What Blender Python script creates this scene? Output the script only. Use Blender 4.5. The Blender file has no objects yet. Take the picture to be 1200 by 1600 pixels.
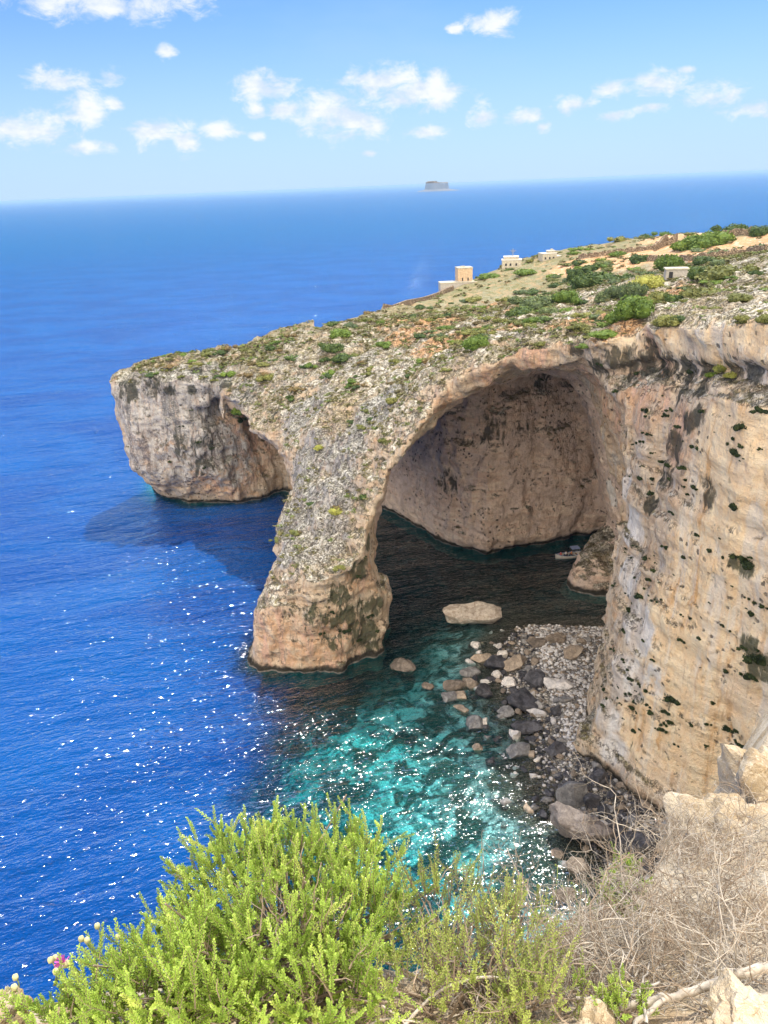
import bpy, bmesh, math, random
import numpy as np
from mathutils import Vector, Matrix
from mathutils.bvhtree import BVHTree
random.seed(7); RNG = np.random.default_rng(11)
R = math.radians
SC = bpy.context.scene
COL = SC.collection

# ------------------------------------------------------------------ camera
F, CH = 1200.0, 70.0                       # focal length in photo pixels, eye height above the sea
PITCH, ROLL = R(23.0), R(2.34)
fw = np.array([0, math.cos(PITCH), -math.sin(PITCH)])
up0 = np.array([0, math.sin(PITCH), math.cos(PITCH)]); rt0 = np.array([1.0, 0, 0])
Rc = rt0*math.cos(ROLL) - up0*math.sin(ROLL); Uc = rt0*math.sin(ROLL) + up0*math.cos(ROLL)
EYE = np.array([0, 0, CH])
cam = bpy.data.cameras.new('camera'); camo = bpy.data.objects.new('camera', cam); COL.objects.link(camo)
cam.sensor_fit = 'VERTICAL'; cam.sensor_height = 24; cam.sensor_width = 18; cam.lens = 18
cam.clip_start = 0.05; cam.clip_end = 250000
M = Matrix(((Rc[0], Uc[0], -fw[0], 0), (Rc[1], Uc[1], -fw[1], 0), (Rc[2], Uc[2], -fw[2], CH), (0, 0, 0, 1)))
camo.matrix_world = M
SC.camera = camo
def ray(x, y):
    d = fw*F + Rc*(x-600) - Uc*(y-800); return d/np.linalg.norm(d)
def sea_pt(x, y, z=0.0): d = ray(x, y); return EYE + d*((z-CH)/d[2])
def atY(x, y, Y): d = ray(x, y); return EYE + d*(Y/d[1])
def atD(x, y, s): return EYE + ray(x, y)*s
def project(P):
    P = P - EYE.astype(P.dtype); w = P@fw.astype(P.dtype); w = np.where(w < .1, .1, w); k = F/w
    return 600+k*(P@Rc.astype(P.dtype)), 800-k*(P@Uc.astype(P.dtype)), w

# ------------------------------------------------------------------ light
SUN_EL, SUN_AZ = R(61), R(22)             # azimuth clockwise from +Y (straight ahead)
SUN_STRENGTH, SKY_STRENGTH = 3.2, 0.15
SC.view_settings.view_transform = 'Standard'; SC.view_settings.look = 'None'
SC.view_settings.gamma = 1; SC.view_settings.exposure = 0.86; SC.view_settings.use_curve_mapping = False
sd = Vector((math.sin(SUN_AZ)*math.cos(SUN_EL), math.cos(SUN_AZ)*math.cos(SUN_EL), math.sin(SUN_EL)))
sl = bpy.data.lights.new('sun', 'SUN'); sl.energy = SUN_STRENGTH; sl.angle = R(0.53); sl.color = (1, .95, .86)
so = bpy.data.objects.new('sun', sl); COL.objects.link(so); so.rotation_euler = sd.to_track_quat('Z', 'Y').to_euler()
so.location = (0, 0, 300)
SC.render.engine = 'CYCLES'
cy = SC.cycles
cy.use_denoising = True; cy.max_bounces = 8; cy.diffuse_bounces = 4; cy.glossy_bounces = 3; cy.transparent_max_bounces = 10
cy.volume_bounces = 0; cy.sample_clamp_indirect = 8; cy.sample_clamp_direct = 0; cy.caustics_reflective = False; cy.caustics_refractive = False

# ------------------------------------------------------------------ node helpers
class NT:
    def __init__(s, tree): s.t = tree; s.n = tree.nodes; s.l = tree.links
    def new(s, typ, **kw):
        n = s.n.new(typ)
        for k, v in kw.items(): setattr(n, k, v)
        return n
    def put(s, sock, v):
        if isinstance(v, bpy.types.NodeSocket): s.l.new(v, sock)
        elif isinstance(v, (tuple, list)) and sock.type == 'RGBA' and len(v) == 3: sock.default_value = (*v, 1)
        elif isinstance(v, (int, float)) and sock.type == 'RGBA': sock.default_value = (v, v, v, 1)
        elif isinstance(v, (int, float)) and sock.type == 'VECTOR': sock.default_value = (v, v, v)
        else: sock.default_value = v
    def math(s, op, a, b=None, c=None, clamp=False):
        n = s.new('ShaderNodeMath', operation=op, use_clamp=clamp); s.put(n.inputs[0], a)
        if b is not None: s.put(n.inputs[1], b)
        if c is not None: s.put(n.inputs[2], c)
        return n.outputs[0]
    def vmath(s, op, a, b=None):
        n = s.new('ShaderNodeVectorMath', operation=op); s.put(n.inputs[0], a)
        if b is not None: s.put(n.inputs[1], b)
        return n.outputs[0]
    def scale(s, v, k): 
        n = s.new('ShaderNodeVectorMath', operation='MULTIPLY'); s.put(n.inputs[0], v); s.put(n.inputs[1], k if isinstance(k, tuple) else (k, k, k)); return n.outputs[0]
    def noise(s, vec, scale, detail=4, rough=.55, dist=0, typ='FBM', out=0, dim='3D'):
        n = s.new('ShaderNodeTexNoise', noise_dimensions=dim); n.noise_type = typ
        if vec is not None: s.put(n.inputs['Vector'], vec)
        s.put(n.inputs['Scale'], scale); s.put(n.inputs['Detail'], detail); s.put(n.inputs['Roughness'], rough); s.put(n.inputs['Distortion'], dist)
        return n.outputs[out]
    def voro(s, vec, scale, feature='F1', out='Distance', rnd=1.0):
        n = s.new('ShaderNodeTexVoronoi', feature=feature); s.put(n.inputs['Vector'], vec); s.put(n.inputs['Scale'], scale); s.put(n.inputs['Randomness'], rnd)
        return n.outputs[out]
    def step(s, v, a, b, lo=0.0, hi=1.0):
        n = s.new('ShaderNodeMapRange', interpolation_type='SMOOTHSTEP'); s.put(n.inputs[0], v)
        n.inputs[1].default_value = a; n.inputs[2].default_value = b; n.inputs[3].default_value = lo; n.inputs[4].default_value = hi
        return n.outputs[0]
    def mix(s, f, a, b, mode='MIX'):
        n = s.new('ShaderNodeMix', data_type='RGBA', blend_type=mode); n.clamp_factor = True
        s.put(n.inputs[0], f); s.put(n.inputs[6], a); s.put(n.inputs[7], b); return n.outputs[2]
    def ramp(s, f, stops, interp='LINEAR'):
        n = s.new('ShaderNodeValToRGB'); cr = n.color_ramp; cr.interpolation = interp
        while len(cr.elements) < len(stops): cr.elements.new(.5)
        for e, (p, c) in zip(cr.elements, stops): e.position = p; e.color = (*c, 1) if len(c) == 3 else c
        s.put(n.inputs[0], f); return n.outputs[0]
    def attr(s, name, out='Fac'):
        n = s.new('ShaderNodeAttribute', attribute_name=name); return n.outputs[out]
    def pos(s): return s.new('ShaderNodeNewGeometry').outputs['Position']
    def bump(s, h, strength, dist, normal=None):
        n = s.new('ShaderNodeBump'); s.put(n.inputs['Height'], h); s.put(n.inputs['Strength'], strength); s.put(n.inputs['Distance'], dist)
        if normal is not None: s.l.new(normal, n.inputs['Normal'])
        return n.outputs[0]
def material(name):
    m = bpy.data.materials.new(name); m.use_nodes = True; t = NT(m.node_tree); t.n.clear()
    t.out = t.new('ShaderNodeOutputMaterial'); return m, t
def principled(t, col, rough=.8, normal=None, spec=.3, **kw):
    b = t.new('ShaderNodeBsdfPrincipled'); t.put(b.inputs['Base Color'], col); t.put(b.inputs['Roughness'], rough)
    t.put(b.inputs['Specular IOR Level'], spec)
    if normal is not None: t.l.new(normal, b.inputs['Normal'])
    for k, v in kw.items(): t.put(b.inputs[k], v)
    t.l.new(b.outputs[0], t.out.inputs[0]); return b

# ------------------------------------------------------------------ sky with its clouds (by azimuth and elevation)
world = bpy.data.worlds.new('World'); SC.world = world; world.use_nodes = True
t = NT(world.node_tree); t.n.clear(); t.out = t.new('ShaderNodeOutputWorld')
sky = t.new('ShaderNodeTexSky', sky_type='NISHITA'); sky.sun_disc = False; sky.sun_elevation = SUN_EL; sky.sun_rotation = SUN_AZ
sky.altitude = 70; sky.air_density = 1.0; sky.dust_density = 0.25; sky.ozone_density = 2.2
tc = t.new('ShaderNodeTexCoord'); D = tc.outputs['Generated']
sep = t.new('ShaderNodeSeparateXYZ'); t.l.new(D, sep.inputs[0])
az = t.math('ARCTAN2', sep.outputs[0], sep.outputs[1]); el = t.math('ARCSINE', sep.outputs[2])
CLOUDS = [(185,5,130,26),(262,84,14,14),(90,126,46,16),(172,117,20,13),(132,172,34,26),(178,163,16,12),(60,205,52,28),(15,200,35,18),(240,205,38,26),(290,222,22,24),
          (342,204,26,12),(415,133,42,22),(400,172,14,12),(440,170,22,14),(530,178,66,32),(560,190,40,30),(590,128,60,24),(650,142,58,26),(690,150,26,20),(768,40,38,20),(755,182,20,16),(668,206,28,10),
          (820,184,26,14),(848,200,12,9),(893,162,36,12),(955,180,28,9),(960,138,34,14),(1025,130,40,20),(1018,168,24,8),(1120,150,50,18),(1185,170,34,14),(405,213,12,7),(575,239,14,5),(130,230,40,10),(1075,108,16,6),(712,45,14,8)]
fall = None
for (x, y, w, h) in CLOUDS:
    d = ray(x, y); a0 = math.atan2(d[0], d[1]); e0 = math.asin(d[2])
    dx, dz = ray(x+w, y), ray(x, y-h)
    wa = abs(math.atan2(dx[0], dx[1])-a0); he = abs(math.asin(dz[2])-e0)
    u = t.math('MULTIPLY', t.math('SUBTRACT', az, a0), 1/(wa*1.25)); v = t.math('MULTIPLY', t.math('SUBTRACT', el, e0), 1/(he*1.25))
    g = t.math('SUBTRACT', 1.0, t.math('SQRT', t.math('ADD', t.math('MULTIPLY', u, u), t.math('MULTIPLY', v, v))))
    fall = g if fall is None else t.math('SMOOTH_MAX', fall, g, .18)
fall = t.math('MAXIMUM', fall, -1.0)
cv = t.scale(D, (1, 1, 1.8))
n1 = t.noise(cv, 30, 9, .66, .35); n2 = t.noise(cv, 9, 3, .5)
dens = t.math('ADD', fall, t.math('MULTIPLY', t.math('SUBTRACT', n1, .5), 3.1))
dens = t.math('ADD', dens, t.math('MULTIPLY', t.math('SUBTRACT', n2, .5), .7))
cf = t.math('MULTIPLY', t.step(dens, -.10, .90), .96)
# a thin milky veil low over the horizon and here and there in the blue, plus a bright cloud bank added behind the camera as fill light
veil = t.math('MULTIPLY', t.step(t.noise(t.scale(D, (1, 1, 3)), 3.2, 4, .6), .45, .8), .22)
back = t.step(t.math('MULTIPLY', sep.outputs[1], -1.0), -.1, .35); fill_cloud = t.math('MULTIPLY', back, t.step(t.math('ADD', t.noise(cv, 5, 7, .6), t.math('MULTIPLY', back, .26)), .54, .66))
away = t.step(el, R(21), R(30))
fill_cloud = t.math('MAXIMUM', t.math('MULTIPLY', fill_cloud, away), t.math('MULTIPLY', fill_cloud, t.math('MULTIPLY', back, t.step(el, R(2), R(8)))))
low = t.step(el, R(12), R(42)); skyc = t.mix(1.0, sky.outputs[0], t.mix(low, (.25, .37, .70), (1.12, 1.05, .95)), 'MULTIPLY')
hz = t.step(el, R(-1), R(13), .85, 0.0)
skyc = t.mix(t.math('MAXIMUM', hz, 0.0), skyc, (2.15, 2.95, 3.7))
skyc = t.mix(veil, skyc, (1.9, 2.7, 3.4))
cshade = t.mix(t.step(t.noise(t.vmath('ADD', cv, (0, 0, .012)), 30, 5, .6), .35, .65), (2.7, 3.1, 3.6), (3.7, 3.8, 3.9))
skyc = t.mix(cf, skyc, cshade); skyc = t.mix(fill_cloud, skyc, (15.5, 13.6, 11.4))  # last mix: unseen cloud bank, added to brighten the shaded rock faces
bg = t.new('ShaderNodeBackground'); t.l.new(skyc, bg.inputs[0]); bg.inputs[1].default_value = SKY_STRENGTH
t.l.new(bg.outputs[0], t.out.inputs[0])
try: world.cycles.sampling_method = 'MANUAL'; world.cycles.sample_map_resolution = 512
except Exception: pass

# ------------------------------------------------------------------ mesh helpers
def mesh_obj(name, V, Fs, mat=None, parent=None, smooth=False, mats=None, midx=None):
    """V (n,3); Fs: array (m,3|4) or list of arrays"""
    V = np.asarray(V, np.float32)
    if not (isinstance(Fs, list) and isinstance(Fs[0], np.ndarray) and Fs[0].ndim == 2): Fs = [Fs]
    Fs = [np.asarray(f, np.int32) for f in Fs if len(f)]
    me = bpy.data.meshes.new(name)
    me.vertices.add(len(V)); me.vertices.foreach_set('co', V.ravel())
    tot = np.concatenate([np.full(len(f), f.shape[1], np.int32) for f in Fs]); loops = np.concatenate([f.ravel() for f in Fs])
    st = np.concatenate([[0], np.cumsum(tot)[:-1]]).astype(np.int32)
    me.loops.add(len(loops)); me.loops.foreach_set('vertex_index', loops)
    me.polygons.add(len(tot)); me.polygons.foreach_set('loop_start', st); me.polygons.foreach_set('loop_total', tot)
    for mm in (mats or [mat]): me.materials.append(mm)
    if midx is not None: me.polygons.foreach_set('material_index', np.asarray(midx, np.int32))
    me.polygons.foreach_set('use_smooth', np.full(len(tot), smooth, bool))
    me.update(calc_edges=True); me.validate()
    o = bpy.data.objects.new(name, me); COL.objects.link(o)
    if parent: o.parent = parent
    return o
def tag(o, label=None, cat=None, group=None, kind=None):
    if label: o['label'] = label
    if cat: o['category'] = cat
    if group: o['group'] = group
    if kind: o['kind'] = kind
    return o
def empty(name, loc, rz=0, **kw):
    o = bpy.data.objects.new(name, None); COL.objects.link(o); o.location = [float(c) for c in loc]; o.rotation_euler = (0, 0, rz)
    return tag(o, **kw)
def fattr(o, name, a):
    at = o.data.attributes.new(name, 'FLOAT', 'POINT'); at.data.foreach_set('value', np.asarray(a, np.float32))
class MB:
    """collects boxes, tubes and loose faces into one mesh"""
    def __init__(s): s.V = []; s.Q = []; s.T = []; s.n = 0
    def add(s, V, Q=None, T=None):
        V = np.asarray(V, float); 
        if Q is not None and len(Q): s.Q.append(np.asarray(Q)+s.n)
        if T is not None and len(T): s.T.append(np.asarray(T)+s.n)
        s.V.append(V); s.n += len(V)
    def box(s, c, size, rz=0, taper=1.0):
        x, y, z = [k/2 for k in size]
        v = np.array([(-x,-y,-z),(x,-y,-z),(x,y,-z),(-x,y,-z),(-x*taper,-y*taper,z),(x*taper,-y*taper,z),(x*taper,y*taper,z),(-x*taper,y*taper,z)])
        cz, sz = math.cos(rz), math.sin(rz); v = v@np.array([(cz, sz, 0), (-sz, cz, 0), (0, 0, 1)]) + np.array(c)
        s.add(v, [(0,3,2,1),(4,5,6,7),(0,1,5,4),(1,2,6,5),(2,3,7,6),(3,0,4,7)])
    def tube(s, pts, rad, sides=4):
        pts = np.asarray(pts, float); n = len(pts)
        if np.isscalar(rad): rad = [rad]*n
        T = np.gradient(pts, axis=0); T /= np.linalg.norm(T, axis=1)[:, None]+1e-9
        ref = np.array([0, 0, 1.0]) if abs(T[0][2]) < .9 else np.array([1.0, 0, 0])
        A = np.cross(T, ref); A /= np.linalg.norm(A, axis=1)[:, None]+1e-9; B = np.cross(T, A)
        ang = np.arange(sides)*2*math.pi/sides
        V = pts[:, None]+np.asarray(rad)[:, None, None]*(A[:, None]*np.cos(ang)[None, :, None]+B[:, None]*np.sin(ang)[None, :, None])
        i, j = np.meshgrid(np.arange(n-1), np.arange(sides), indexing='ij'); j2 = (j+1) % sides
        Q = np.stack([i*sides+j, i*sides+j2, (i+1)*sides+j2, (i+1)*sides+j], -1).reshape(-1, 4)
        V = V.reshape(-1, 3); s.add(np.vstack([V, pts[-1:]]), Q, [(( n-1)*sides+k, (n-1)*sides+(k+1) % sides, n*sides) for k in range(sides)])
    def build(s, name, mat, parent=None, smooth=False):
        return mesh_obj(name, np.vstack(s.V), [np.vstack(q) for q in (s.Q, s.T) if q], mat, parent, smooth)
def grid_faces(nx, ny):
    i, j = np.meshgrid(np.arange(nx-1), np.arange(ny-1), indexing='ij')
    return np.stack([i*ny+j, (i+1)*ny+j, (i+1)*ny+j+1, i*ny+j+1], -1).reshape(-1, 4)

# ------------------------------------------------------------------ numpy noise
def _h(i, j, k, seed):
    h = (i*374761393 + j*668265263 + k*1440662683 + seed*974634777).astype(np.uint32)
    h ^= h >> np.uint32(13); h *= np.uint32(1274126177); h ^= h >> np.uint32(16)
    return (h & np.uint32(0xffff)).astype(np.float32)/32767.5-1
def vn(x, y, z, seed=0):
    xi, yi, zi = [np.floor(a).astype(np.int64) for a in (x, y, z)]
    fx, fy, fz = [(a-b).astype(np.float32) for a, b in ((x, xi), (y, yi), (z, zi))]
    fx, fy, fz = [a*a*(3-2*a) for a in (fx, fy, fz)]
    r = 0
    for a in (0, 1):
        wx = fx if a else 1-fx
        for b in (0, 1):
            wy = fy if b else 1-fy
            for c in (0, 1): r = r + wx*wy*(fz if c else 1-fz)*_h(xi+a, yi+b, zi+c, seed)
    return r
def fbm(x, y, z, scale, octv=3, seed=0, gain=.5):
    r = 0; a = 1.0; s = 1/scale
    for o in range(octv): r = r + a*vn(x*s+o*17.3, y*s-o*9.1, z*s+o*5.7, seed+o); a *= gain; s *= 2.03
    return r
def ridge(x, y, z, scale, octv=3, seed=0):
    r = 0; a = 1.0; s = 1/scale
    for o in range(octv): r = r + a*(1-2*np.abs(vn(x*s+o*11.3, y*s-o*4.1, z*s+o*8.7, seed+o))); a *= .5; s *= 2.1
    return r
def sdpoly(px, py, poly):
    poly = np.asarray(poly, float); d = np.full(px.shape, 1e18); ins = np.zeros(px.shape, bool)
    for i in range(len(poly)):
        ax, ay = poly[i]; bx, by = poly[(i+1) % len(poly)]; ex, ey = bx-ax, by-ay
        t_ = np.clip(((px-ax)*ex+(py-ay)*ey)/(ex*ex+ey*ey+1e-12), 0, 1)
        d = np.minimum(d, (px-ax-ex*t_)**2+(py-ay-ey*t_)**2)
        c = ((ay > py) != (by > py)) & (px < (bx-ax)*(py-ay)/(by-ay+1e-30)+ax); ins ^= c
    return np.where(ins, -1, 1)*np.sqrt(d)
def sdline(px, py, line):
    d = np.full(px.shape, 1e18)
    for (ax, ay), (bx, by) in zip(line[:-1], line[1:]):
        ex, ey = bx-ax, by-ay; t_ = np.clip(((px-ax)*ex+(py-ay)*ey)/(ex*ex+ey*ey+1e-12), 0, 1)
        d = np.minimum(d, (px-ax-ex*t_)**2+(py-ay-ey*t_)**2)
    return np.sqrt(d)
def smax(a, b, k): h = np.clip(.5+.5*(a-b)/k, 0, 1); return b+(a-b)*h+k*h*(1-h)
def smin(a, b, k): return -smax(-a, -b, k)
def sstep(v, a, b): q = np.clip((v-a)/(b-a), 0, 1); return q*q*(3-2*q)
def tps_fit(P, z, lam=.5):
    P = np.asarray(P, float); z = np.asarray(z, float); n = len(P)
    r = np.linalg.norm(P[:, None]-P[None], axis=2); K = r*r*np.log(r+1e-9)+np.eye(n)*lam
    A = np.zeros((n+3, n+3)); A[:n, :n] = K; A[:n, n] = 1; A[:n, n+1:] = P; A[n, :n] = 1; A[n+1:, :n] = P.T
    return P, np.linalg.solve(A, np.concatenate([z, np.zeros(3)]))
def tps_eval(m, x, y):
    P, w = m; r = w[-3]+w[-2]*x+w[-1]*y
    for (a, b), c in zip(P, w):
        q = (x-a)**2+(y-b)**2; r = r+c*.5*q*np.log(q+1e-12)
    return r

# ------------------------------------------------------------------ plateau heights, from points measured on the photograph
HP = [(200,590,172),(240,572,175),(285,565,176),(330,562,178),(400,536,187),(450,515,194),(520,491,206),(560,480,220),(620,463,243),(700,442,278),(780,424,305),(860,405,330),
      (930,396,312),(1000,381,300),(1100,363,262),(1200,356,235),
      (1060,430,165),(1150,430,135),(1200,410,138),(950,455,160),(1000,480,130),(1100,470,120),(850,500,140),(900,430,215),(800,455,215),(750,530,136),(700,545,140),(650,560,140),(620,500,185),(700,480,200),
      (600,600,136),(520,560,160),(550,640,130),(520,700,123),(520,620,142),(450,620,153),(400,600,162),(480,690,130),(350,600,167),(260,590,169),
      (375,640,158),(416,690,145),(455,748,128),(480,760,121),(560,740,113),(540,800,110),(470,820,113),(500,850,107),(440,900,105),(500,892,103),(560,860,103.5),(420,945,103.5),(392,990,104),
      (600,722,110),(640,668,111),(700,592,112),(740,562,112),(800,545,109),(870,533,105),(930,530,100),(1000,515,92),(1100,507,80),(1200,503,68),(1180,460,92),(1200,470,85)]
P3 = np.array([atY(*h) for h in HP]); hp = [(p[0], p[1]) for p in P3]; hz_ = [p[2] for p in P3]
for i in range(0, 16):                                     # behind the skyline the ground falls to the far coast
    x, y, z = P3[i]; dxy = np.array([x, y])/math.hypot(x, y)
    if i < 13: q = np.array([x, y])+dxy*(22+.1*y); hp.append(tuple(q)); hz_.append(z-6-.03*y)
    else: q = np.array([x, y])+dxy*45; hp.append(tuple(q)); hz_.append(z-7)
for q, z in (((60, 60), 60), ((90, 60), 61), ((130, 120), 60), ((200, 150), 58), ((250, 300), 46), ((320, 420), 38), ((40, 50), 59)): hp.append(q); hz_.append(z)
HM = tps_fit(hp, hz_, 3.0)
# plan outlines: coast far side shared by both levels
FAR = [(260, 700), (150, 520), (95, 440), (48, 340), (12, 285), (-18, 235), (-40, 208), (-58, 192)]
P_TOP = [(-62.5,184),(-60,172),(-56.5,169.5),(-47,168.5),(-37,169),(-31,162),(-26,154),(-21,143),(-15.3,130),(-15.3,121),(-16.8,114),(-18.6,109),(-20,104.8),(-17.5,102.8),(-10,102.2),(-4,103),(-1.5,106),(2,109.5),(10,111),(19,107.8),(24.5,104),(28.3,99.5),(31.3,91),(33.8,79.5),(34.4,67),(38,58),(46,50),(46,30),(400,30),(500,300)]
P_BASE = [(-61,196),(-58,186),(-54,179.5),(-47,175),(-34.5,175.7),(-25,181),(-16,165),(-15,140),(-18.3,128),(-20.8,114),(-22.6,108),(-22.6,104.2),(-19.5,102.5),(-13,101.7),(-6,103),(-.9,106),(0,112),(8,122),(22,122),(34,112),(34.9,107.4),(31.5,99),(28.0,90.8),(25.0,80.2),(29.5,72),(32.8,67.7),(35.8,66.5),(40,58),(46,50),(46,30),(400,30),(500,300)]
P_TOP = FAR+P_TOP; P_BASE = FAR+P_BASE
HG_X = np.arange(-140, 420, 2.0); HG_Y = np.arange(30, 700, 2.0)
gx, gy = np.meshgrid(HG_X, HG_Y, indexing='ij')
HG = tps_eval(HM, gx, gy)
FARC = [(260, 700), (150, 520), (95, 440), (48, 340), (12, 285), (-18, 235), (-40, 208), (-62, 192), (-64, 180)]
def far_d(x, y): return sdline(x, y, FARC)
HG = np.minimum(HG, np.maximum(far_d(gx, gy)*1.1+2, -3))   # drops to the sea behind
HG = np.where(sdpoly(gx, gy, P_TOP) > 0, np.minimum(HG, 58), HG)
HG = np.clip(HG, 0, 68)
def bil(G, x, y, X, Y):
    fx = np.clip((x-X[0])/(X[1]-X[0]), 0, len(X)-1.001); fy = np.clip((y-Y[0])/(Y[1]-Y[0]), 0, len(Y)-1.001)
    i = fx.astype(int); j = fy.astype(int); u = fx-i; v = fy-j
    return G[i, j]*(1-u)*(1-v)+G[i+1, j]*u*(1-v)+G[i, j+1]*(1-u)*v+G[i+1, j+1]*u*v
# the skyline near the tip is met exactly; keep full height there
TIPH = tps_eval(HM, gx, gy)
HG = np.where((gy < 200) & (gx < -15) & (sdpoly(gx, gy, P_TOP) < 4), np.clip(TIPH, 0, 40), HG)
def hgt(x, y): return bil(HG, x, y, HG_X, HG_Y)

# ------------------------------------------------------------------ the arch: openings as solids cut from the headland
A_ = [(598,1100),(603,1030),(612,985),(606,950),(592,915),(572,875),(578,822),(600,752),(640,695),(690,634),(740,590),(800,567),(860,556),(915,560),(950,592),(975,650),(992,740),(1000,840),(1000,960),(1000,1100)]
B_ = [(598,1100),(603,1030),(608,985),(600,950),(586,915),(572,880),(580,830),(597,765),(640,706),(690,650),(735,616),(790,588),(845,575),(885,584),(908,616),(925,660),(935,710),(945,760),(955,800),(962,838),(985,900),(985,1100)]
IX = np.arange(400, 1200, 4.0); IY = np.arange(400, 1300, 4.0); ix, iy = np.meshgrid(IX, IY, indexing='ij')
SA, SB = sdpoly(ix, iy, A_), sdpoly(ix, iy, B_)
SA = SA-4*(1-sstep(ix, 860, 960))*(1-sstep(iy, 800, 900))
BW = np.array([(-60,178),(-40,177),(-25,181),(-10,174),(-1.5,166),(5.5,155.5),(13,143.5),(20.5,140),(33,144),(47,148),(60,150)], float)
L_ = [(-50,140),(-36,172),(-25,181),(-8,176),(2,166),(14,150),(8,128),(0,124),(-14,123),(-20,122),(-30,125)]
VX = np.arange(-72, 62.01, .5); VY = np.arange(56, 204.01, .5); VZ = np.arange(-3, 62.01, .5)
X2, Y2 = np.meshgrid(VX, VY, indexing='ij')
H2 = hgt(X2, Y2).astype(np.float32); T2 = sdpoly(X2, Y2, P_TOP).astype(np.float32); B2 = sdpoly(X2, Y2, P_BASE).astype(np.float32)
L2 = sdpoly(X2, Y2, L_).astype(np.float32); YB2 = np.interp(X2, BW[:, 0], BW[:, 1]).astype(np.float32)
BUMP2 = sdpoly(X2, Y2, [(47,143),(42,138),(38,134),(33.5,126.5),(33,124),(36,122.5),(41.6,121),(48,119),(55,125)]).astype(np.float32)
f = np.empty((len(VX), len(VY), len(VZ)), np.float32)
near_r = (sstep(X2, 22, 28)*(1-sstep(Y2, 98, 106))).astype(np.float32)
for k, z in enumerate(VZ):
    w = np.clip(z/np.maximum(H2, 8), 0, 1)
    # the foot flares out low down on the right cliff, so bend the lean there
    wr = np.where(near_r > .5, w**.75, w)
    wr = np.where(X2 < -34, 1-(1-w)**5, wr)
    side = B2*(1-wr)+T2*wr
    dpt = H2-z
    led = near_r*(np.exp(-((dpt-5.0)/1.0)**2)*1.5 - sstep(dpt, 5.6, 7.0)*(1-sstep(dpt, 9, 30))*1.1*sstep(X2, 27, 31))
    side = side + led
    side = side + near_r*1.7*np.exp(-((Y2-83.5)/1.6)**2)*min(max((z-14)/25, 0), 1)*(dpt > 5.5) + near_r*.9*np.exp(-((Y2-91)/1.2)**2)*min(max((z-5)/25, 0), 1)
    land = smax(z-H2, side, 1.1)
    P = np.stack([X2.ravel(), Y2.ravel(), np.full(X2.size, z)], 1).astype(np.float32)
    m = (Y2.ravel() > 92) & (Y2.ravel() < 175) & (X2.ravel() > -30)
    u, v, dep = project(P[m]); tY = np.clip((P[m][:, 1]-102)/(136-102), 0, 1)
    tY = tY**.6
    cs = (bil(SA, u, v, IX, IY)*(1-tY)+bil(SB, u, v, IX, IY)*tY)*dep/F
    cave = np.full(X2.size, 30, np.float32); cave[m] = cs; cave = cave.reshape(X2.shape)
    bulge = 1.5*math.sin(min(max(z, 0)/34, 1)*math.pi)
    yb = YB2+.10*max(z, 0)-bulge+1.8*math.exp(-(max(z, 0)/1.3)**2)
    cave = smax(cave, Y2-yb, 3.0)
    inlet = smax(smax(L2-.12*z, z-(H2-6.5), 3.0), Y2-yb-1, 2)
    cave = smin(cave, inlet, 2.0)
    land = smax(land, -cave, 1.5)
    bm = smax(BUMP2+z*.35, z-(10.5-.13*np.hypot(X2-46, Y2-140)*2.2), 2.0)
    f[:, :, k] = smin(land, bm, 2.0)
# craggy relief, only where the surface is near
idx = np.nonzero(np.abs(f) < 4.5)
x, y, z = VX[idx[0]].astype(np.float32), VY[idx[1]].astype(np.float32), VZ[idx[2]].astype(np.float32)
topness = np.exp(-np.abs(hgt(x, y)-z)/1.5)
wx = x+2.0*vn(x/9, y/9, z/9, 90); wy = y+2.0*vn(x/9, y/9, z/9, 91)
flat = sstep(x, 20, 34)*(1-sstep(y, 92, 104))*(1-topness)
n_ = fbm(wx, wy, z*.8, 11, 2, 3)*.8 + ridge(wx, wy, z*.25, 4.5, 2, 20)*-.38*(1-.75*flat) + fbm(x, y, z, 2.2, 2, 31)*.32
n_ = n_*(1-.35*topness) + topness*(-ridge(wx, wy, z*.5, 5.0, 3, 44)*.72)*(y < 185)*(y > 70)
strata = vn(x*0+3, y*0+5, (z+.05*x+.6*vn(x/15, y/15, z/15, 7))/1.15, 66)*.22
amp = .35+.65*sstep(y, 60, 90)
flat = sstep(x, 20, 34)*(1-sstep(y, 92, 104))*(1-topness)
n_ += topness*fbm(x, y, z*.6, 7.5, 2, 99)*1.0*(y < 172)*(y > 100)*(x < 12)
n_ += -ridge(wx+40, wy, z*.55, 2.6, 2, 77)*.42*topness + fbm(x, y, z*.5, 5.0, 2, 88)*.45*(1-topness)
f[idx] += (n_*(1.25-.5*flat)+strata*2.0*(1-.6*topness)*(1-.85*sstep(y, 96, 112))*1.0+.30)*amp
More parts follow.
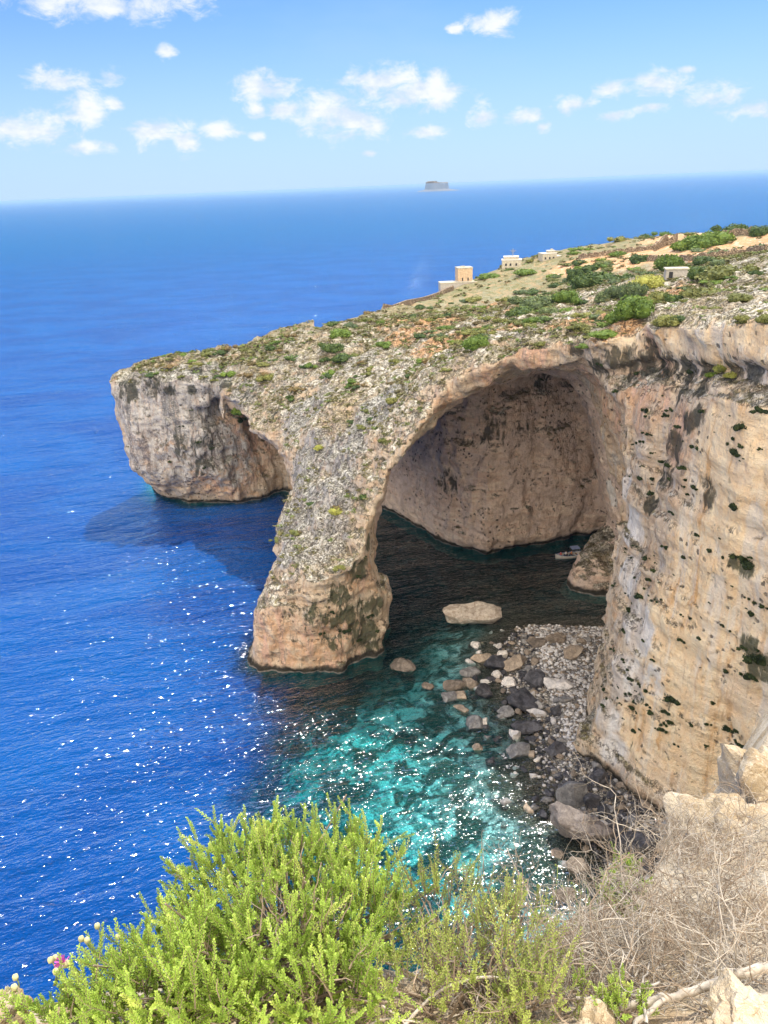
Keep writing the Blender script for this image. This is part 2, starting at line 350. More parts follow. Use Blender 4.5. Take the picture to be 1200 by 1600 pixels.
# ---- surface nets
def surface_nets(f, X, Y, Z):
    s = f < 0; nx, ny, nz = f.shape
    cnt = np.zeros((nx-1, ny-1, nz-1), np.int8)
    for a in (0, 1):
        for b in (0, 1):
            for c in (0, 1): cnt += s[a:nx-1+a, b:ny-1+b, c:nz-1+c]
    I, J, K = np.nonzero((cnt > 0) & (cnt < 8)); idn = np.full(cnt.shape, -1, np.int32); idn[I, J, K] = np.arange(len(I))
    acc = np.zeros((len(I), 3)); num = np.zeros(len(I))
    C = [(a, b, c) for a in (0, 1) for b in (0, 1) for c in (0, 1)]
    val = {c: f[I+c[0], J+c[1], K+c[2]] for c in C}
    for a in C:
        for ax in range(3):
            if a[ax] == 0:
                b = list(a); b[ax] = 1; b = tuple(b); va, vb = val[a], val[b]; cr = (va < 0) != (vb < 0)
                tt = np.where(cr, va/(va-vb+1e-12), 0)
                for q in range(3): acc[:, q] += np.where(cr, a[q]+(tt if q == ax else 0), 0)
                num += cr
    acc /= num[:, None]; h = X[1]-X[0]
    V = np.stack([X[0]+(I+acc[:, 0])*h, Y[0]+(J+acc[:, 1])*h, Z[0]+(K+acc[:, 2])*h], 1)
    Q = []
    for ax in range(3):
        sl0 = [slice(None)]*3; sl1 = [slice(None)]*3; sl0[ax] = slice(0, -1); sl1[ax] = slice(1, None)
        s0, s1 = s[tuple(sl0)], s[tuple(sl1)]
        e = np.nonzero(s0 != s1); inside = s0[e]; e = list(e); b, c = (ax+1) % 3, (ax+2) % 3
        dims = cnt.shape; ok = (e[b] > 0) & (e[c] > 0) & (e[b] < dims[b]) & (e[c] < dims[c]); e = [q[ok] for q in e]; inside = inside[ok]
        def cid(db, dc):
            q = [e[0].copy(), e[1].copy(), e[2].copy()]; q[b] -= db; q[c] -= dc; return idn[q[0], q[1], q[2]]
        q = np.stack([cid(1, 1), cid(0, 1), cid(0, 0), cid(1, 0)], 1); q[~inside] = q[~inside][:, ::-1]; Q.append(q)
    return V, np.vstack(Q)
V, Q = surface_nets(f, VX, VY, VZ)
del f
src = mesh_obj('tmp_land', V, Q, None, smooth=True)
md = src.modifiers.new('s', 'SUBSURF'); md.levels = 1; md.render_levels = 1
dg = bpy.context.evaluated_depsgraph_get(); me2 = bpy.data.meshes.new_from_object(src.evaluated_get(dg))
bpy.data.objects.remove(src)
nv = len(me2.vertices); co = np.empty(nv*3, np.float32); me2.vertices.foreach_get('co', co); co = co.reshape(-1, 3)
nr = np.empty(nv*3, np.float32); me2.vertex_normals.foreach_get('vector', nr); nr = nr.reshape(-1, 3)
x, y, z = co.T
smoothr = sstep(x, 20, 34)*(1-sstep(y, 92, 104))*(nr[:, 2] < .6)
def terr(v, n):
    q = v*n; k = np.floor(q); return (k+sstep(q-k, .32, .68))/n
topn = sstep(nr[:, 2], .45, .7)
blk_ = terr(fbm(x+1.2*vn(x/4, y/4, z/4, 61), y, z*1.5, 3.6, 3, 150), 3.0)*.42
bedd = terr(fbm(x/6, y/6, z, 2.4, 2, 160), 2.5)*.26
d_ = (-ridge(x, y, z*.6, 1.7, 3, 120)*.22*topn + fbm(x, y, z*.5, 1.6, 3, 121)*.24*(1-topn) + fbm(x, y, z, .8, 2, 140)*.12)*(1-.4*smoothr)
d_ += blk_*(.4+.6*topn)*(1-.75*smoothr)+bedd*(1-topn)*(1-.4*smoothr)*(1-.8*sstep(y, 150, 160))*(1-.6*(x < 2))+terr(fbm(x, y, z*.35, 3.0, 2, 170), 2.5)*.36*(1-topn)*(y > 96)*((x < 2) | (y > 155))
d_ -= .22*sstep(vn(x/.9, y/.9, z/1.1, 200), .55, .8)*(nr[:, 2] < .6)           # sockets
co += nr*d_[:, None]
fq = np.empty(len(me2.loops), np.int32); me2.loops.foreach_get('vertex_index', fq); Qn = fq.reshape(-1, 4)
bpy.data.meshes.remove(me2)
# ---- the rest of the plateau as a coarser sheet around the modelled block
gxs = np.arange(-70, 400, 1.6); gys = np.arange(44, 640, 1.6); GX, GY = np.meshgrid(gxs, gys, indexing='ij')
GZ = hgt(GX, GY); e = 1-np.clip(sdpoly(GX, GY, P_TOP)/3, 0, 1)
GZ = GZ*e - 3*(1-e)
GZ = GZ+ fbm(GX, GY, GZ*0, 9, 3, 3)*.5 - ridge(GX, GY, GZ*0, 6, 3, 44)*.3 - .3 - .5*(1-sstep(GY, 200, 222))*(GX < 70)
Qg = grid_faces(len(gxs), len(gys)); cx = GX.ravel()[Qg].mean(1); cy_ = GY.ravel()[Qg].mean(1)
keep = ~((cx < 60.5) & (cy_ < 202.5) & (cy_ > 57)) & (GZ.ravel()[Qg].max(1) > -2.5)
Qg = Qg[keep]
Vall = np.vstack([co, np.stack([GX.ravel(), GY.ravel(), GZ.ravel()], 1)]); Qall = np.vstack([Qn, Qg+nv])
used = np.zeros(len(Vall), bool); used[Qall.ravel()] = True; rm = np.cumsum(used)-1; Vall = Vall[used]; Qall = rm[Qall]
land = mesh_obj('hill', Vall, Qall, None, smooth=True); tag(land, 'pale limestone headland with a great sea arch and scrubby top', 'headland', kind='structure')
BV = BVHTree.FromPolygons(Vall.tolist(), Qall.tolist())
def hit(x, y):
    d = ray(x, y); p, n, i, s = BV.ray_cast(Vector(EYE), Vector(d)); return (np.array(p), np.array(n), s) if p is not None else None
def ground(x, y, z=90):
    p, n, i, s = BV.ray_cast(Vector((x, y, z)), Vector((0, 0, -1))); return (np.array(p), np.array(n)) if p is not None else None

# ------------------------------------------------------------------ colour zones of the rock (stains, beds and a painted overhang shadow, fixed to the rock)
def zone(V, blobs, soft=.55):
    a = np.zeros(len(V), np.float32)
    for b in blobs:
        x, y, r = b[:3]; w = b[3] if len(b) > 3 else 1.0; h = hit(x, y)
        if h is None: continue
        rr = r*h[2]/F; d = np.linalg.norm(V-h[0], axis=1)/rr
        np.maximum(a, w*(1-sstep(d, 1-soft, 1+soft)), out=a)
    return a
LV = Vall.astype(np.float32); uu, vv, dd = project(LV)
ZON = {
 'soil': [(650,520,50),(690,545,42),(620,505,30),(760,480,40,.7),(840,470,50,.7),(900,500,45,.8),(960,520,40,.7),(800,510,40,.7),(920,410,50,.9),(1000,400,60,.9),(1100,395,60,.9),(1170,375,60,.9),(1050,370,40),(690,500,40,.8),(1040,455,40,.5),(730,520,30,.8)],
 'grey': [(230,710,50,.7),(360,720,50,.6),(230,640,60,1),(290,640,60,1),(330,700,50,.7),(270,720,50,.6),(480,720,60,.8),(470,800,50),(500,840,50),(480,640,60,.7),(540,700,50,.9),(520,770,45),(450,860,30),(230,620,45),(270,600,50,.9),(330,590,40),(290,680,50,.5),(560,560,50,.5),(590,640,60,.7),(380,620,40,.6),(440,580,50,.4)],
 'tan': [(440,1000,60,.8),(520,1010,60,.8),(570,900,40,.8),(600,780,30,.8),(640,700,30,.8),(700,630,30,.8),(760,590,25,.8),(380,700,60,.9),(350,740,60,.8),(240,700,40,.9),(860,590,60),(820,560,40),(930,590,50),(1000,620,60),(1060,680,50),(1020,560,50),(960,640,50)],
 'yellow': [(1150,760,120),(1120,900,110),(1080,1020,110),(1050,1150,100),(1150,1100,120),(1190,950,100),(1180,640,70),(1130,670,60,.8),(1110,535,60),(1180,530,60),(1050,530,50,.8),(980,535,40,.7)],
 'white': [(980,760,30),(990,820,35),(985,900,35),(1000,980,45,.9),(975,1060,40,.9),(945,1120,30,.8),(960,1170,30,.8),(1000,700,28,.5),(960,770,22),(1090,580,25,.6),(1180,575,40,.7),(1020,1060,35,.6)],
 'cave': [(760,640,100),(840,640,90),(700,720,90),(800,740,110),(880,720,80),(760,820,90),(860,800,80),(640,780,50),(930,800,50,.5),(900,900,60,.3)],
 'black': [(935,575,22),(960,565,24),(990,562,26),(1020,566,24),(1050,572,26),(1080,572,26),(1110,578,26),(1150,580,24),(1185,578,24),(1095,610,18),(1090,650,18),(900,545,16,.7),(1020,545,22,.8),  # first row paints the shadow and dark plants under the rim overhang
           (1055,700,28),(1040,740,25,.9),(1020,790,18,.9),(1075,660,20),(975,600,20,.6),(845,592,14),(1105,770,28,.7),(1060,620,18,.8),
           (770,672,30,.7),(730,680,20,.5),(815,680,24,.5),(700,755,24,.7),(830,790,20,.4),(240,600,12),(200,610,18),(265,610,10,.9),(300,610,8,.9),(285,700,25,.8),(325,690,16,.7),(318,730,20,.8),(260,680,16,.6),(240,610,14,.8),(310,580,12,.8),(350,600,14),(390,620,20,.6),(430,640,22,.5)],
 'algae': [(560,890,26),(575,850,16),(530,930,24),(545,970,34),(585,950,20),(570,985,30),(500,960,26,.8),(520,995,20,.8),(580,1010,14,.8),(455,960,14,.5),(1185,1040,26),(1170,1010,20),(1150,880,14),(1165,890,14),(1000,1090,12,.8)],
}
zs = {k: zone(LV, b) for k, b in ZON.items()}
# whole faces: anything far outside the photo falls back on what its place suggests
zs['yellow'] = np.maximum(zs['yellow'], (sstep(LV[:, 0], 31, 36)*(1-sstep(LV[:, 1], 84, 96))).astype(np.float32)*(LV[:, 2] < 56))
zs['cave'] = np.maximum(zs['cave'], ((LV[:, 1] > 118) & (LV[:, 1] < 172) & (LV[:, 2] < hgt(LV[:, 0], LV[:, 1])-6)).astype(np.float32)*.9*(LV[:, 0] > -12))
for k, a in zs.items(): fattr(land, k, a)
# far plateau strip: dry grass
fattr(land, 'far', sstep(LV[:, 1], 150, 230))

m, t = material('limestone_rock'); P = t.pos(); geo = t.new('ShaderNodeNewGeometry')
sepn = t.new('ShaderNodeSeparateXYZ'); t.l.new(geo.outputs['Normal'], sepn.inputs[0]); upn = sepn.outputs[2]
sepp = t.new('ShaderNodeSeparateXYZ'); t.l.new(P, sepp.inputs[0]); pz = sepp.outputs[2]
A = {k: t.attr(k) for k in list(zs)+['far']}
nb = t.noise(P, .11, 5, .6, .4); nm = t.noise(P, .6, 6, .62); nf = t.noise(P, 3.2, 6, .68); ncol = t.noise(P, .23, 4, .6, .6)
Pst = t.scale(P, (1, 1, .16)); st = t.noise(Pst, .55, 5, .62, .3); st2 = t.noise(Pst, 1.7, 4, .6, .2)
Pbd = t.scale(P, (.10, .10, 1)); bed = t.noise(Pbd, 1.2, 5, .6)
cliff = t.ramp(ncol, [(.28, (.42, .32, .23)), (.42, (.62, .47, .33)), (.55, (.70, .59, .45)), (.68, (.66, .43, .26)), (.8, (.56, .48, .40))])
cliff = t.mix(t.step(st, .52, .68), cliff, (.55, .50, .45)); cliff = t.mix(t.math('MULTIPLY', t.step(st2, .56, .70), .55), cliff, (.40, .22, .12))
cliff = t.mix(t.math('MULTIPLY', t.step(bed, .55, .66), .5), cliff, (.74, .66, .54)); cliff = t.mix(t.math('MULTIPLY', t.step(bed, .44, .36), .5), cliff, (.36, .27, .19))
tan = t.mix(t.step(nm, .38, .62), (.66, .42, .26), (.68, .54, .40)); tan = t.mix(t.step(st, .5, .62), tan, (.68, .45, .33)); tan = t.mix(t.math('MULTIPLY', t.step(st2, .54, .64), .7), tan, (.36, .29, .23))
grey = t.mix(t.step(nm, .36, .60), (.20, .21, .22), (.52, .53, .53)); grey = t.mix(t.math('MULTIPLY', t.step(st, .50, .60), .85), grey, (.10, .11, .12)); grey = t.mix(t.math('MULTIPLY', t.step(st2, .52, .62), .5), grey, (.58, .46, .38)); grey = t.mix(t.math('MULTIPLY', t.step(nf, .5, .62), .6), grey, (.62, .60, .56))
yel = t.mix(t.step(nm, .35, .66), (.90, .66, .40), (.94, .78, .54)); yel = t.mix(t.step(st, .55, .68), yel, (.70, .44, .22)); yel = t.mix(t.math('MULTIPLY', t.step(nb, .5, .62), .5), yel, (.82, .66, .50))
yel = t.mix(t.math('MULTIPLY', t.step(st2, .58, .66), .45), yel, (.58, .42, .27)); yel = t.mix(t.math('MULTIPLY', t.step(t.noise(t.scale(P, (1, 1, .08)), .35, 4, .6, .5), .52, .62), .6), yel, (.86, .80, .70))
whi = t.mix(t.step(st, .42, .62), (.80, .77, .73), (.68, .60, .52))
cav = t.mix(t.step(bed, .36, .62), (.74, .54, .42), (.88, .73, .60)); cav = t.mix(t.step(ncol, .44, .58), cav, (.74, .60, .52)); cav = t.mix(t.math('MULTIPLY', t.step(nm, .50, .62), .7), cav, (.56, .42, .33)); cav = t.mix(t.math('MULTIPLY', t.step(st2, .56, .66), .5), cav, (.66, .54, .44))
def zf(k, thr=.25, w=.75): return t.step(t.math('ADD', A[k], t.math('MULTIPLY', t.math('SUBTRACT', nm, .5), w*1.5)), thr, thr+.4)
c = t.mix(zf('tan'), cliff, tan); c = t.mix(t.math('MULTIPLY', zf('grey'), .85), c, grey); c = t.mix(zf('yellow'), c, yel); c = t.mix(zf('cave'), c, cav); c = t.mix(zf('white', .35), c, whi)
# upward-facing ground: bleached lumpy limestone, dry soil, straw and moss-brown tufts
topc = t.mix(t.step(nm, .36, .58), (.17, .15, .105), (.72, .68, .59)); topc = t.mix(t.math('MULTIPLY', t.step(nf, .50, .63), .85), topc, (.23, .20, .15)); topc = t.mix(t.step(nb, .5, .60), topc, t.mix(t.step(nf, .4, .6), (.36, .28, .18), (.52, .46, .36)))
scr = t.noise(P, .9, 6, .68, .5); topc = t.mix(t.math('MULTIPLY', t.step(t.noise(P, .07, 4, .6, .5), .48, .62), .55), topc, t.mix(nf, (.22, .19, .10), (.46, .38, .26))); topc = t.mix(t.math('MULTIPLY', t.step(scr, .50, .59), .8), topc, t.mix(nf, (.13, .135, .045), (.27, .22, .10)))
soil = t.mix(t.step(nf, .36, .62), (.44, .24, .12), (.58, .38, .21)); soil = t.mix(t.math('MULTIPLY', t.step(nm, .52, .62), .7), soil, (.62, .55, .43))
farc = t.mix(t.step(nm, .4, .56), (.36, .25, .13), (.13, .14, .055)); farc = t.mix(t.math('MULTIPLY', t.step(nf, .48, .6), .6), farc, (.38, .32, .20)); farc = t.mix(t.math('MULTIPLY', t.step(t.noise(P, .28, 5, .65, .6), .46, .56), .7), farc, (.14, .15, .06))
topc = t.mix(t.math('MULTIPLY', A['far'], .85), topc, farc); topc = t.mix(t.math('MULTIPLY', zf('grey'), .62), topc, t.mix(t.step(nf, .38, .62), (.10, .105, .10), (.64, .64, .61))); topc = t.mix(zf('soil', .10, .22), topc, soil)
c = t.mix(t.step(upn, .42, .72), c, topc)
# stains and the painted overhang shadow
pit = t.voro(t.vmath('ADD', P, t.scale(t.noise(P, 1.5, 3, .5, out=1), .8)), .95); pits = t.math('MULTIPLY', t.step(pit, .30, .16), t.step(t.noise(P, .16, 3, .6), .46, .60))
c = t.mix(t.math('MULTIPLY', pits, t.step(upn, .6, .2, 0, .8)), c, (.055, .05, .04))
bn = t.noise(t.scale(P, (1, 1, .4)), .9, 5, .65, .4)
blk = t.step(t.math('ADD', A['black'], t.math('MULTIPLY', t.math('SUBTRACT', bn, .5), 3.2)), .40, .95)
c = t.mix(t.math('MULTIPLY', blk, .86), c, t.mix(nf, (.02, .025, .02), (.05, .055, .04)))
alg = t.step(t.math('ADD', A['algae'], t.math('MULTIPLY', t.math('SUBTRACT', bn, .5), 3.4)), .48, .95)
c = t.mix(t.math('MULTIPLY', alg, .85), c, t.mix(nf, (.03, .045, .022), (.07, .09, .045)))
# tide line
wav = t.math('ADD', pz, t.math('MULTIPLY', t.math('SUBTRACT', nm, .5), 1.6))
c = t.mix(t.step(wav, 1.5, .75), c, (.05, .045, .035)); c = t.mix(t.math('MULTIPLY', t.step(pz, .32, .12), .5), c, (.38, .36, .33))
def crev(vec, sc, w): 
    return t.step(t.math('ABSOLUTE', t.math('SUBTRACT', t.noise(vec, sc, 5, .6, 1.2), .5)), w, w*.15)
cr1 = crev(P, .33, .022); cr2 = crev(P, 1.1, .03); cr3 = crev(Pst, .5, .02)
crT = t.math('MAXIMUM', t.math('MULTIPLY', cr1, .75), t.math('MULTIPLY', cr2, .75)); crT = t.math('MULTIPLY', crT, t.step(sepp.outputs[1], 215, 170)); c = t.mix(t.math('MULTIPLY', crT, t.step(upn, .25, .5)), c, (.055, .05, .04))
crC = t.math('MULTIPLY', t.math('MAXIMUM', t.math('MULTIPLY', cr3, .6), t.math('MULTIPLY', cr1, .35)), t.step(upn, .5, .25)); c = t.mix(t.math('MULTIPLY', crC, t.math('MULTIPLY', t.step(ncol, .44, .60), t.math('SUBTRACT', .7, t.math('MULTIPLY', t.math('MAXIMUM', t.math('MAXIMUM', A['yellow'], A['cave']), A['white']), .70)))), c, (.16, .12, .09))
mic = t.noise(P, 14, 3, .6); c = t.mix(t.math('SUBTRACT', .5, t.math('MULTIPLY', A['yellow'], .25)), c, t.mix(t.step(mic, .35, .7), (.66, .66, .66), (1.3, 1.3, 1.3)), 'MULTIPLY')
crk = t.voro(t.vmath('ADD', t.scale(P, (1, 1, .7)), t.scale(t.noise(P, .8, 3, .6, out=1), 1.6)), .42, 'DISTANCE_TO_EDGE')
crf = t.step(crk, .035, .0); c = t.mix(t.math('MULTIPLY', crf, t.math('MULTIPLY', t.step(nb, .50, .66), t.math('SUBTRACT', .4, t.math('MULTIPLY', A['yellow'], .4)))), c, (.18, .13, .09))
hgt_ = t.math('ADD', t.math('MULTIPLY', nm, .9), t.math('ADD', t.math('MULTIPLY', nf, .45), t.math('MULTIPLY', mic, .10)))
hgt_ = t.math('ADD', hgt_, t.math('MULTIPLY', bed, .35)); hgt_ = t.math('SUBTRACT', hgt_, t.math('MULTIPLY', crf, .05)); hgt_ = t.math('SUBTRACT', hgt_, t.math('MULTIPLY', pits, .3))
hgt_ = t.math('ADD', hgt_, t.math('MULTIPLY', st2, .3)); hgt_ = t.math('SUBTRACT', hgt_, t.math('MULTIPLY', t.math('MULTIPLY', crT, t.step(upn, .25, .5)), .5)); hgt_ = t.math('SUBTRACT', hgt_, t.math('MULTIPLY', t.math('MULTIPLY', crC, t.math('SUBTRACT', 1.0, A['yellow'])), .10))
principled(t, c, .93, t.bump(hgt_, .9, .85), .15); ROCK = m; land.data.materials.clear(); land.data.materials.append(ROCK)

# ------------------------------------------------------------------ seabed and cove beach
BEACH = [(23,112),(38,110),(33,98),(30,91),(27,80),(31,71),(37,67),(60,62),(60,52),(36,54),(25,60),(22.5,66),(19.5,72),(19.5,78),(20.5,84),(19,91),(17.5,97),(18,104)]
def bed(x, y):
    s = sdpoly(x, y, BEACH)
    z = np.where(s > 0, -(.10*s+.0020*s*s+.35*np.maximum(s-36, 0)+.5*np.maximum(-14-x, 0)*(x < -14)), np.minimum(-.22*s, 1.7))
    b_ = sdpoly(x, y, P_BASE); steep = .55+1.6*(x < -20)
    z = np.maximum(z, -(4.0+np.maximum(b_, 0)*steep)); z = np.maximum(z, -30)  # bed kept shallow by the land so shaded cave water looks darker
    z = z + fbm(x, y, x*0, 9, 3, 300)*np.clip(-z*.22, 0, 1.8) + ridge(x, y, x*0, 3.4, 2, 310)*.32*np.clip(-z*.5, .15, 1)
    z = np.where(s > 0, np.minimum(z, -.10-.0*s), z)
    near = np.clip(40-y, 0, 60)*.35
    return z+near*0
bx = np.arange(-130, 62, .8); by = np.arange(20, 240, .8); BX, BY = np.meshgrid(bx, by, indexing='ij'); BZ = bed(BX, BY)
sbd = sdpoly(BX, BY, P_BASE).ravel()
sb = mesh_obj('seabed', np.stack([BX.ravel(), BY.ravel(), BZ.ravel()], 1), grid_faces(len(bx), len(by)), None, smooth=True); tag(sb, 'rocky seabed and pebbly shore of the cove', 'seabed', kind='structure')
fattr(sb, 'rocky', np.where(BX.ravel() < -30, 1.0, 1-sstep(sbd, 2, 12)))  # mask for painted shade: where the bed is blackened near the land
m, t = material('seabed'); P = t.pos(); sepp = t.new('ShaderNodeSeparateXYZ'); t.l.new(P, sepp.inputs[0])
wp = t.vmath('ADD', P, t.scale(t.noise(P, .35, 3, .6, out=1), 3.0))
vc = t.voro(t.scale(wp, (1, 1, .3)), .42, out='Color'); ve = t.voro(t.scale(wp, (1, 1, .3)), .42, 'DISTANCE_TO_EDGE')
sb_ = t.new('ShaderNodeSeparateColor'); t.l.new(vc, sb_.inputs[0])
big = t.noise(P, .10, 3, .55, .6)
n5 = t.noise(P, .55, 6, .66, .8); n6 = t.noise(P, .22, 3, .6, 1.0)
rockc = t.mix(t.step(n5, .40, .56), (.07, .17, .19), (.80, .93, .97)); rockc = t.mix(t.math('MULTIPLY', sb_.outputs[0], .55), rockc, (.12, .22, .20))
rockc = t.mix(t.step(n6, .42, .52), (.05, .09, .08), rockc)
rockc = t.mix(t.step(big, .36, .50), (.05, .085, .075), rockc); rockc = t.mix(t.math('MULTIPLY', t.attr('rocky'), .92), rockc, (.012, .014, .010))  # last mix blackens the bed near land to stand for shaded water
pe = t.voro(P, 2.6, out='Color'); pee = t.voro(P, 2.6, 'DISTANCE_TO_EDGE'); pg_ = t.new('ShaderNodeSeparateColor'); t.l.new(pe, pg_.inputs[0])
peb = t.mix(pg_.outputs[1], (.20, .19, .17), (.56, .52, .46)); peb = t.mix(t.step(pee, .12, .02), peb, (.06, .06, .055))
wet = t.step(sepp.outputs[2], .35, .05); peb = t.mix(t.math('MULTIPLY', wet, .8), peb, (.05, .048, .03))
cc = t.mix(t.step(sepp.outputs[2], -.9, -.25), rockc, peb)
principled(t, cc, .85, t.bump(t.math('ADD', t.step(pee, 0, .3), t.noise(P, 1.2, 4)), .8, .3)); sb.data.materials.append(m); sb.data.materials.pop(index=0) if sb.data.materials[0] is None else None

# ------------------------------------------------------------------ the sea: one sheet to the horizon, clear over the shallows
def lines(a, b, h, lo, hi, g=1.16):
    c = list(np.arange(a, b+.01, h)); s = h; q = c[-1]
    while q < hi: s *= g; q += s; c.append(q)
    s = h; q = c[0]; pre = []
    while q > lo: s *= g; q -= s; pre.append(q)
    return np.array(pre[::-1]+c)
sx = lines(-95, 60, .8, -62000, 62000); sy = lines(30, 182, .8, -9000, 62000); SX, SY = np.meshgrid(sx, sy, indexing='ij')
sea = mesh_obj('sea', np.stack([SX.ravel(), SY.ravel(), np.zeros(SX.size)], 1), grid_faces(len(sx), len(sy)), None, smooth=True); tag(sea, 'deep blue sea turning turquoise over the shallows', 'sea', kind='structure')
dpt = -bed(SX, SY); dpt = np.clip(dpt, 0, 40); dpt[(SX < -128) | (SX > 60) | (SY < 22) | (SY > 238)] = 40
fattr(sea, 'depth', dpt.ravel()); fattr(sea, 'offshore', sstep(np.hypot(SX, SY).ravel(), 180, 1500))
def foamblob(pts):
    a = np.zeros(SX.size, np.float32)
    for (x, y, r, w) in pts:
        p = sea_pt(x, y); d = np.hypot(SX.ravel()-p[0], SY.ravel()-p[1])/r; a = np.maximum(a, w*np.exp(-d*d))
    return a
fattr(sea, 'foam', foamblob([(384,1005,1.0,.8),(381,1022,1.0,.8),(388,985,.8,.7),(376,1014,1.5,.6),(610,1040,1,.3),(790,1180,1.6,.62),(800,1200,2.0,.66),(815,1225,1.8,.6),(850,1215,1.8,.5),(785,1150,1.4,.5),(900,1215,1.6,.5),(880,1235,1.5,.55),(790,1215,1.2,.6)]))
m, t = material('sea_water'); P = t.pos(); dep = t.attr('depth'); fo = t.attr('foam')
dn = t.math('MULTIPLY', dep, t.math('ADD', .8, t.math('MULTIPLY', t.noise(P, .25, 3, .5), .4)))
def ex(k): return t.math('EXPONENT', t.math('MULTIPLY', dn, -k))
tcol = t.new('ShaderNodeCombineColor'); t.put(tcol.inputs[0], ex(.45)); t.put(tcol.inputs[1], ex(.038)); t.put(tcol.inputs[2], ex(.032))
body = t.math('SUBTRACT', 1.0, t.math('EXPONENT', t.math('MULTIPLY', t.math('MULTIPLY', dn, t.math('ADD', .025, t.math('MULTIPLY', dn, .0105))), -1.0)))
bluen = t.noise(t.scale(P, (1, 1.6, 1)), .018, 4, .6, .4)
deepc = t.mix(t.step(bluen, .35, .65), (.0, .040, .205), (.0, .064, .265)); bodc = t.mix(t.step(dn, 3.0, 13), (.0, .016, .03), deepc); bodc = t.mix(t.attr('offshore'), bodc, (.0, .072, .215))  # shallow body colour darkened to put the cave's shade into the water
# ripples: long low swell, wind waves and small chop
Pw = t.vmath('ADD', P, t.scale(t.noise(P, .05, 2, .5, out=1), 2.5))
rot = t.new('ShaderNodeVectorRotate', rotation_type='Z_AXIS'); t.l.new(Pw, rot.inputs[0]); rot.inputs['Angle'].default_value = R(-14)
Pr = t.scale(rot.outputs[0], (.55, 1.25, 1))
w1 = t.noise(Pr, .16, 3, .5, .5); w2 = t.noise(Pr, .75, 4, .6, .3); w3 = t.noise(P, 3.1, 3, .6); w4 = t.noise(Pr, 1.9, 2, .5)
w0 = t.noise(t.scale(rot.outputs[0], (.5, 1.5, 1)), .035, 4, .6, .3)
hh = t.math('ADD', t.math('MULTIPLY', w0, 5.0), t.math('ADD', t.math('MULTIPLY', w1, 2.0), t.math('ADD', t.math('MULTIPLY', w2, .75), t.math('ADD', t.math('MULTIPLY', w3, .24), t.math('MULTIPLY', w4, .42)))))
nrm = t.bump(hh, 1.0, .85); nrl = t.bump(t.math('ADD', t.math('MULTIPLY', w1, 1.6), t.math('MULTIPLY', w2, .30)), 1.0, .85)
cell = t.voro(t.scale(rot.outputs[0], (1.9, 3.0, 1)), 1.0, out='Color'); tl_ = t.vmath('SUBTRACT', cell, (.5, .5, .5)); tl_ = t.vmath('MULTIPLY', tl_, (.66, .66, 0))
cb = t.new('ShaderNodeSeparateColor'); t.l.new(cell, cb.inputs[0]); cs_ = t.new('ShaderNodeVectorMath', operation='SCALE'); t.l.new(tl_, cs_.inputs[0]); t.l.new(t.math('GREATER_THAN', cb.outputs[2], .5), cs_.inputs['Scale']); tl_ = cs_.outputs[0]; gn = t.vmath('NORMALIZE', t.vmath('ADD', nrl, tl_))
gl = t.new('ShaderNodeBsdfGlossy'); t.put(gl.inputs['Roughness'], t.math('ADD', .052, t.math('MULTIPLY', t.attr('offshore'), .10))); t.put(gl.inputs['Color'], (1, 1, 1)); t.l.new(gn, gl.inputs['Normal'])
tr = t.new('ShaderNodeBsdfTransparent'); t.l.new(tcol.outputs[0], tr.inputs[0])
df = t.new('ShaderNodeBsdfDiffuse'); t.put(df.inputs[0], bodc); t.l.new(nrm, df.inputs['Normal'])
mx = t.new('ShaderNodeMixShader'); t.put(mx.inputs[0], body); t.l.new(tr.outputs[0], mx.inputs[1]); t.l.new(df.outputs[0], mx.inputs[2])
fr = t.new('ShaderNodeFresnel'); fr.inputs[0].default_value = 1.333; t.l.new(nrm, fr.inputs['Normal'])
m2 = t.new('ShaderNodeMixShader'); t.put(m2.inputs[0], t.math('MULTIPLY', fr.outputs[0], t.math('SUBTRACT', .8, t.math('MULTIPLY', t.attr('offshore'), .35)))); t.l.new(mx.outputs[0], m2.inputs[1]); t.l.new(gl.outputs[0], m2.inputs[2])
fdf = t.new('ShaderNodeBsdfDiffuse'); t.put(fdf.inputs[0], (.8, .82, .84))
ff = t.step(t.math('ADD', fo, t.math('MULTIPLY', t.math('SUBTRACT', t.noise(P, 1.7, 5, .75, 1.0), .5), 2.6)), .62, .95)
ff = t.math('MULTIPLY', ff, t.step(fo, .12, .4))
m3 = t.new('ShaderNodeMixShader'); t.put(m3.inputs[0], t.math('MULTIPLY', ff, .85)); t.l.new(m2.outputs[0], m3.inputs[1]); t.l.new(fdf.outputs[0], m3.inputs[2])
t.l.new(m3.outputs[0], t.out.inputs[0]); sea.data.materials.clear(); sea.data.materials.append(m)
for q in (sb,):
    mm = [x for x in q.data.materials if x]; q.data.materials.clear(); q.data.materials.append(mm[0])

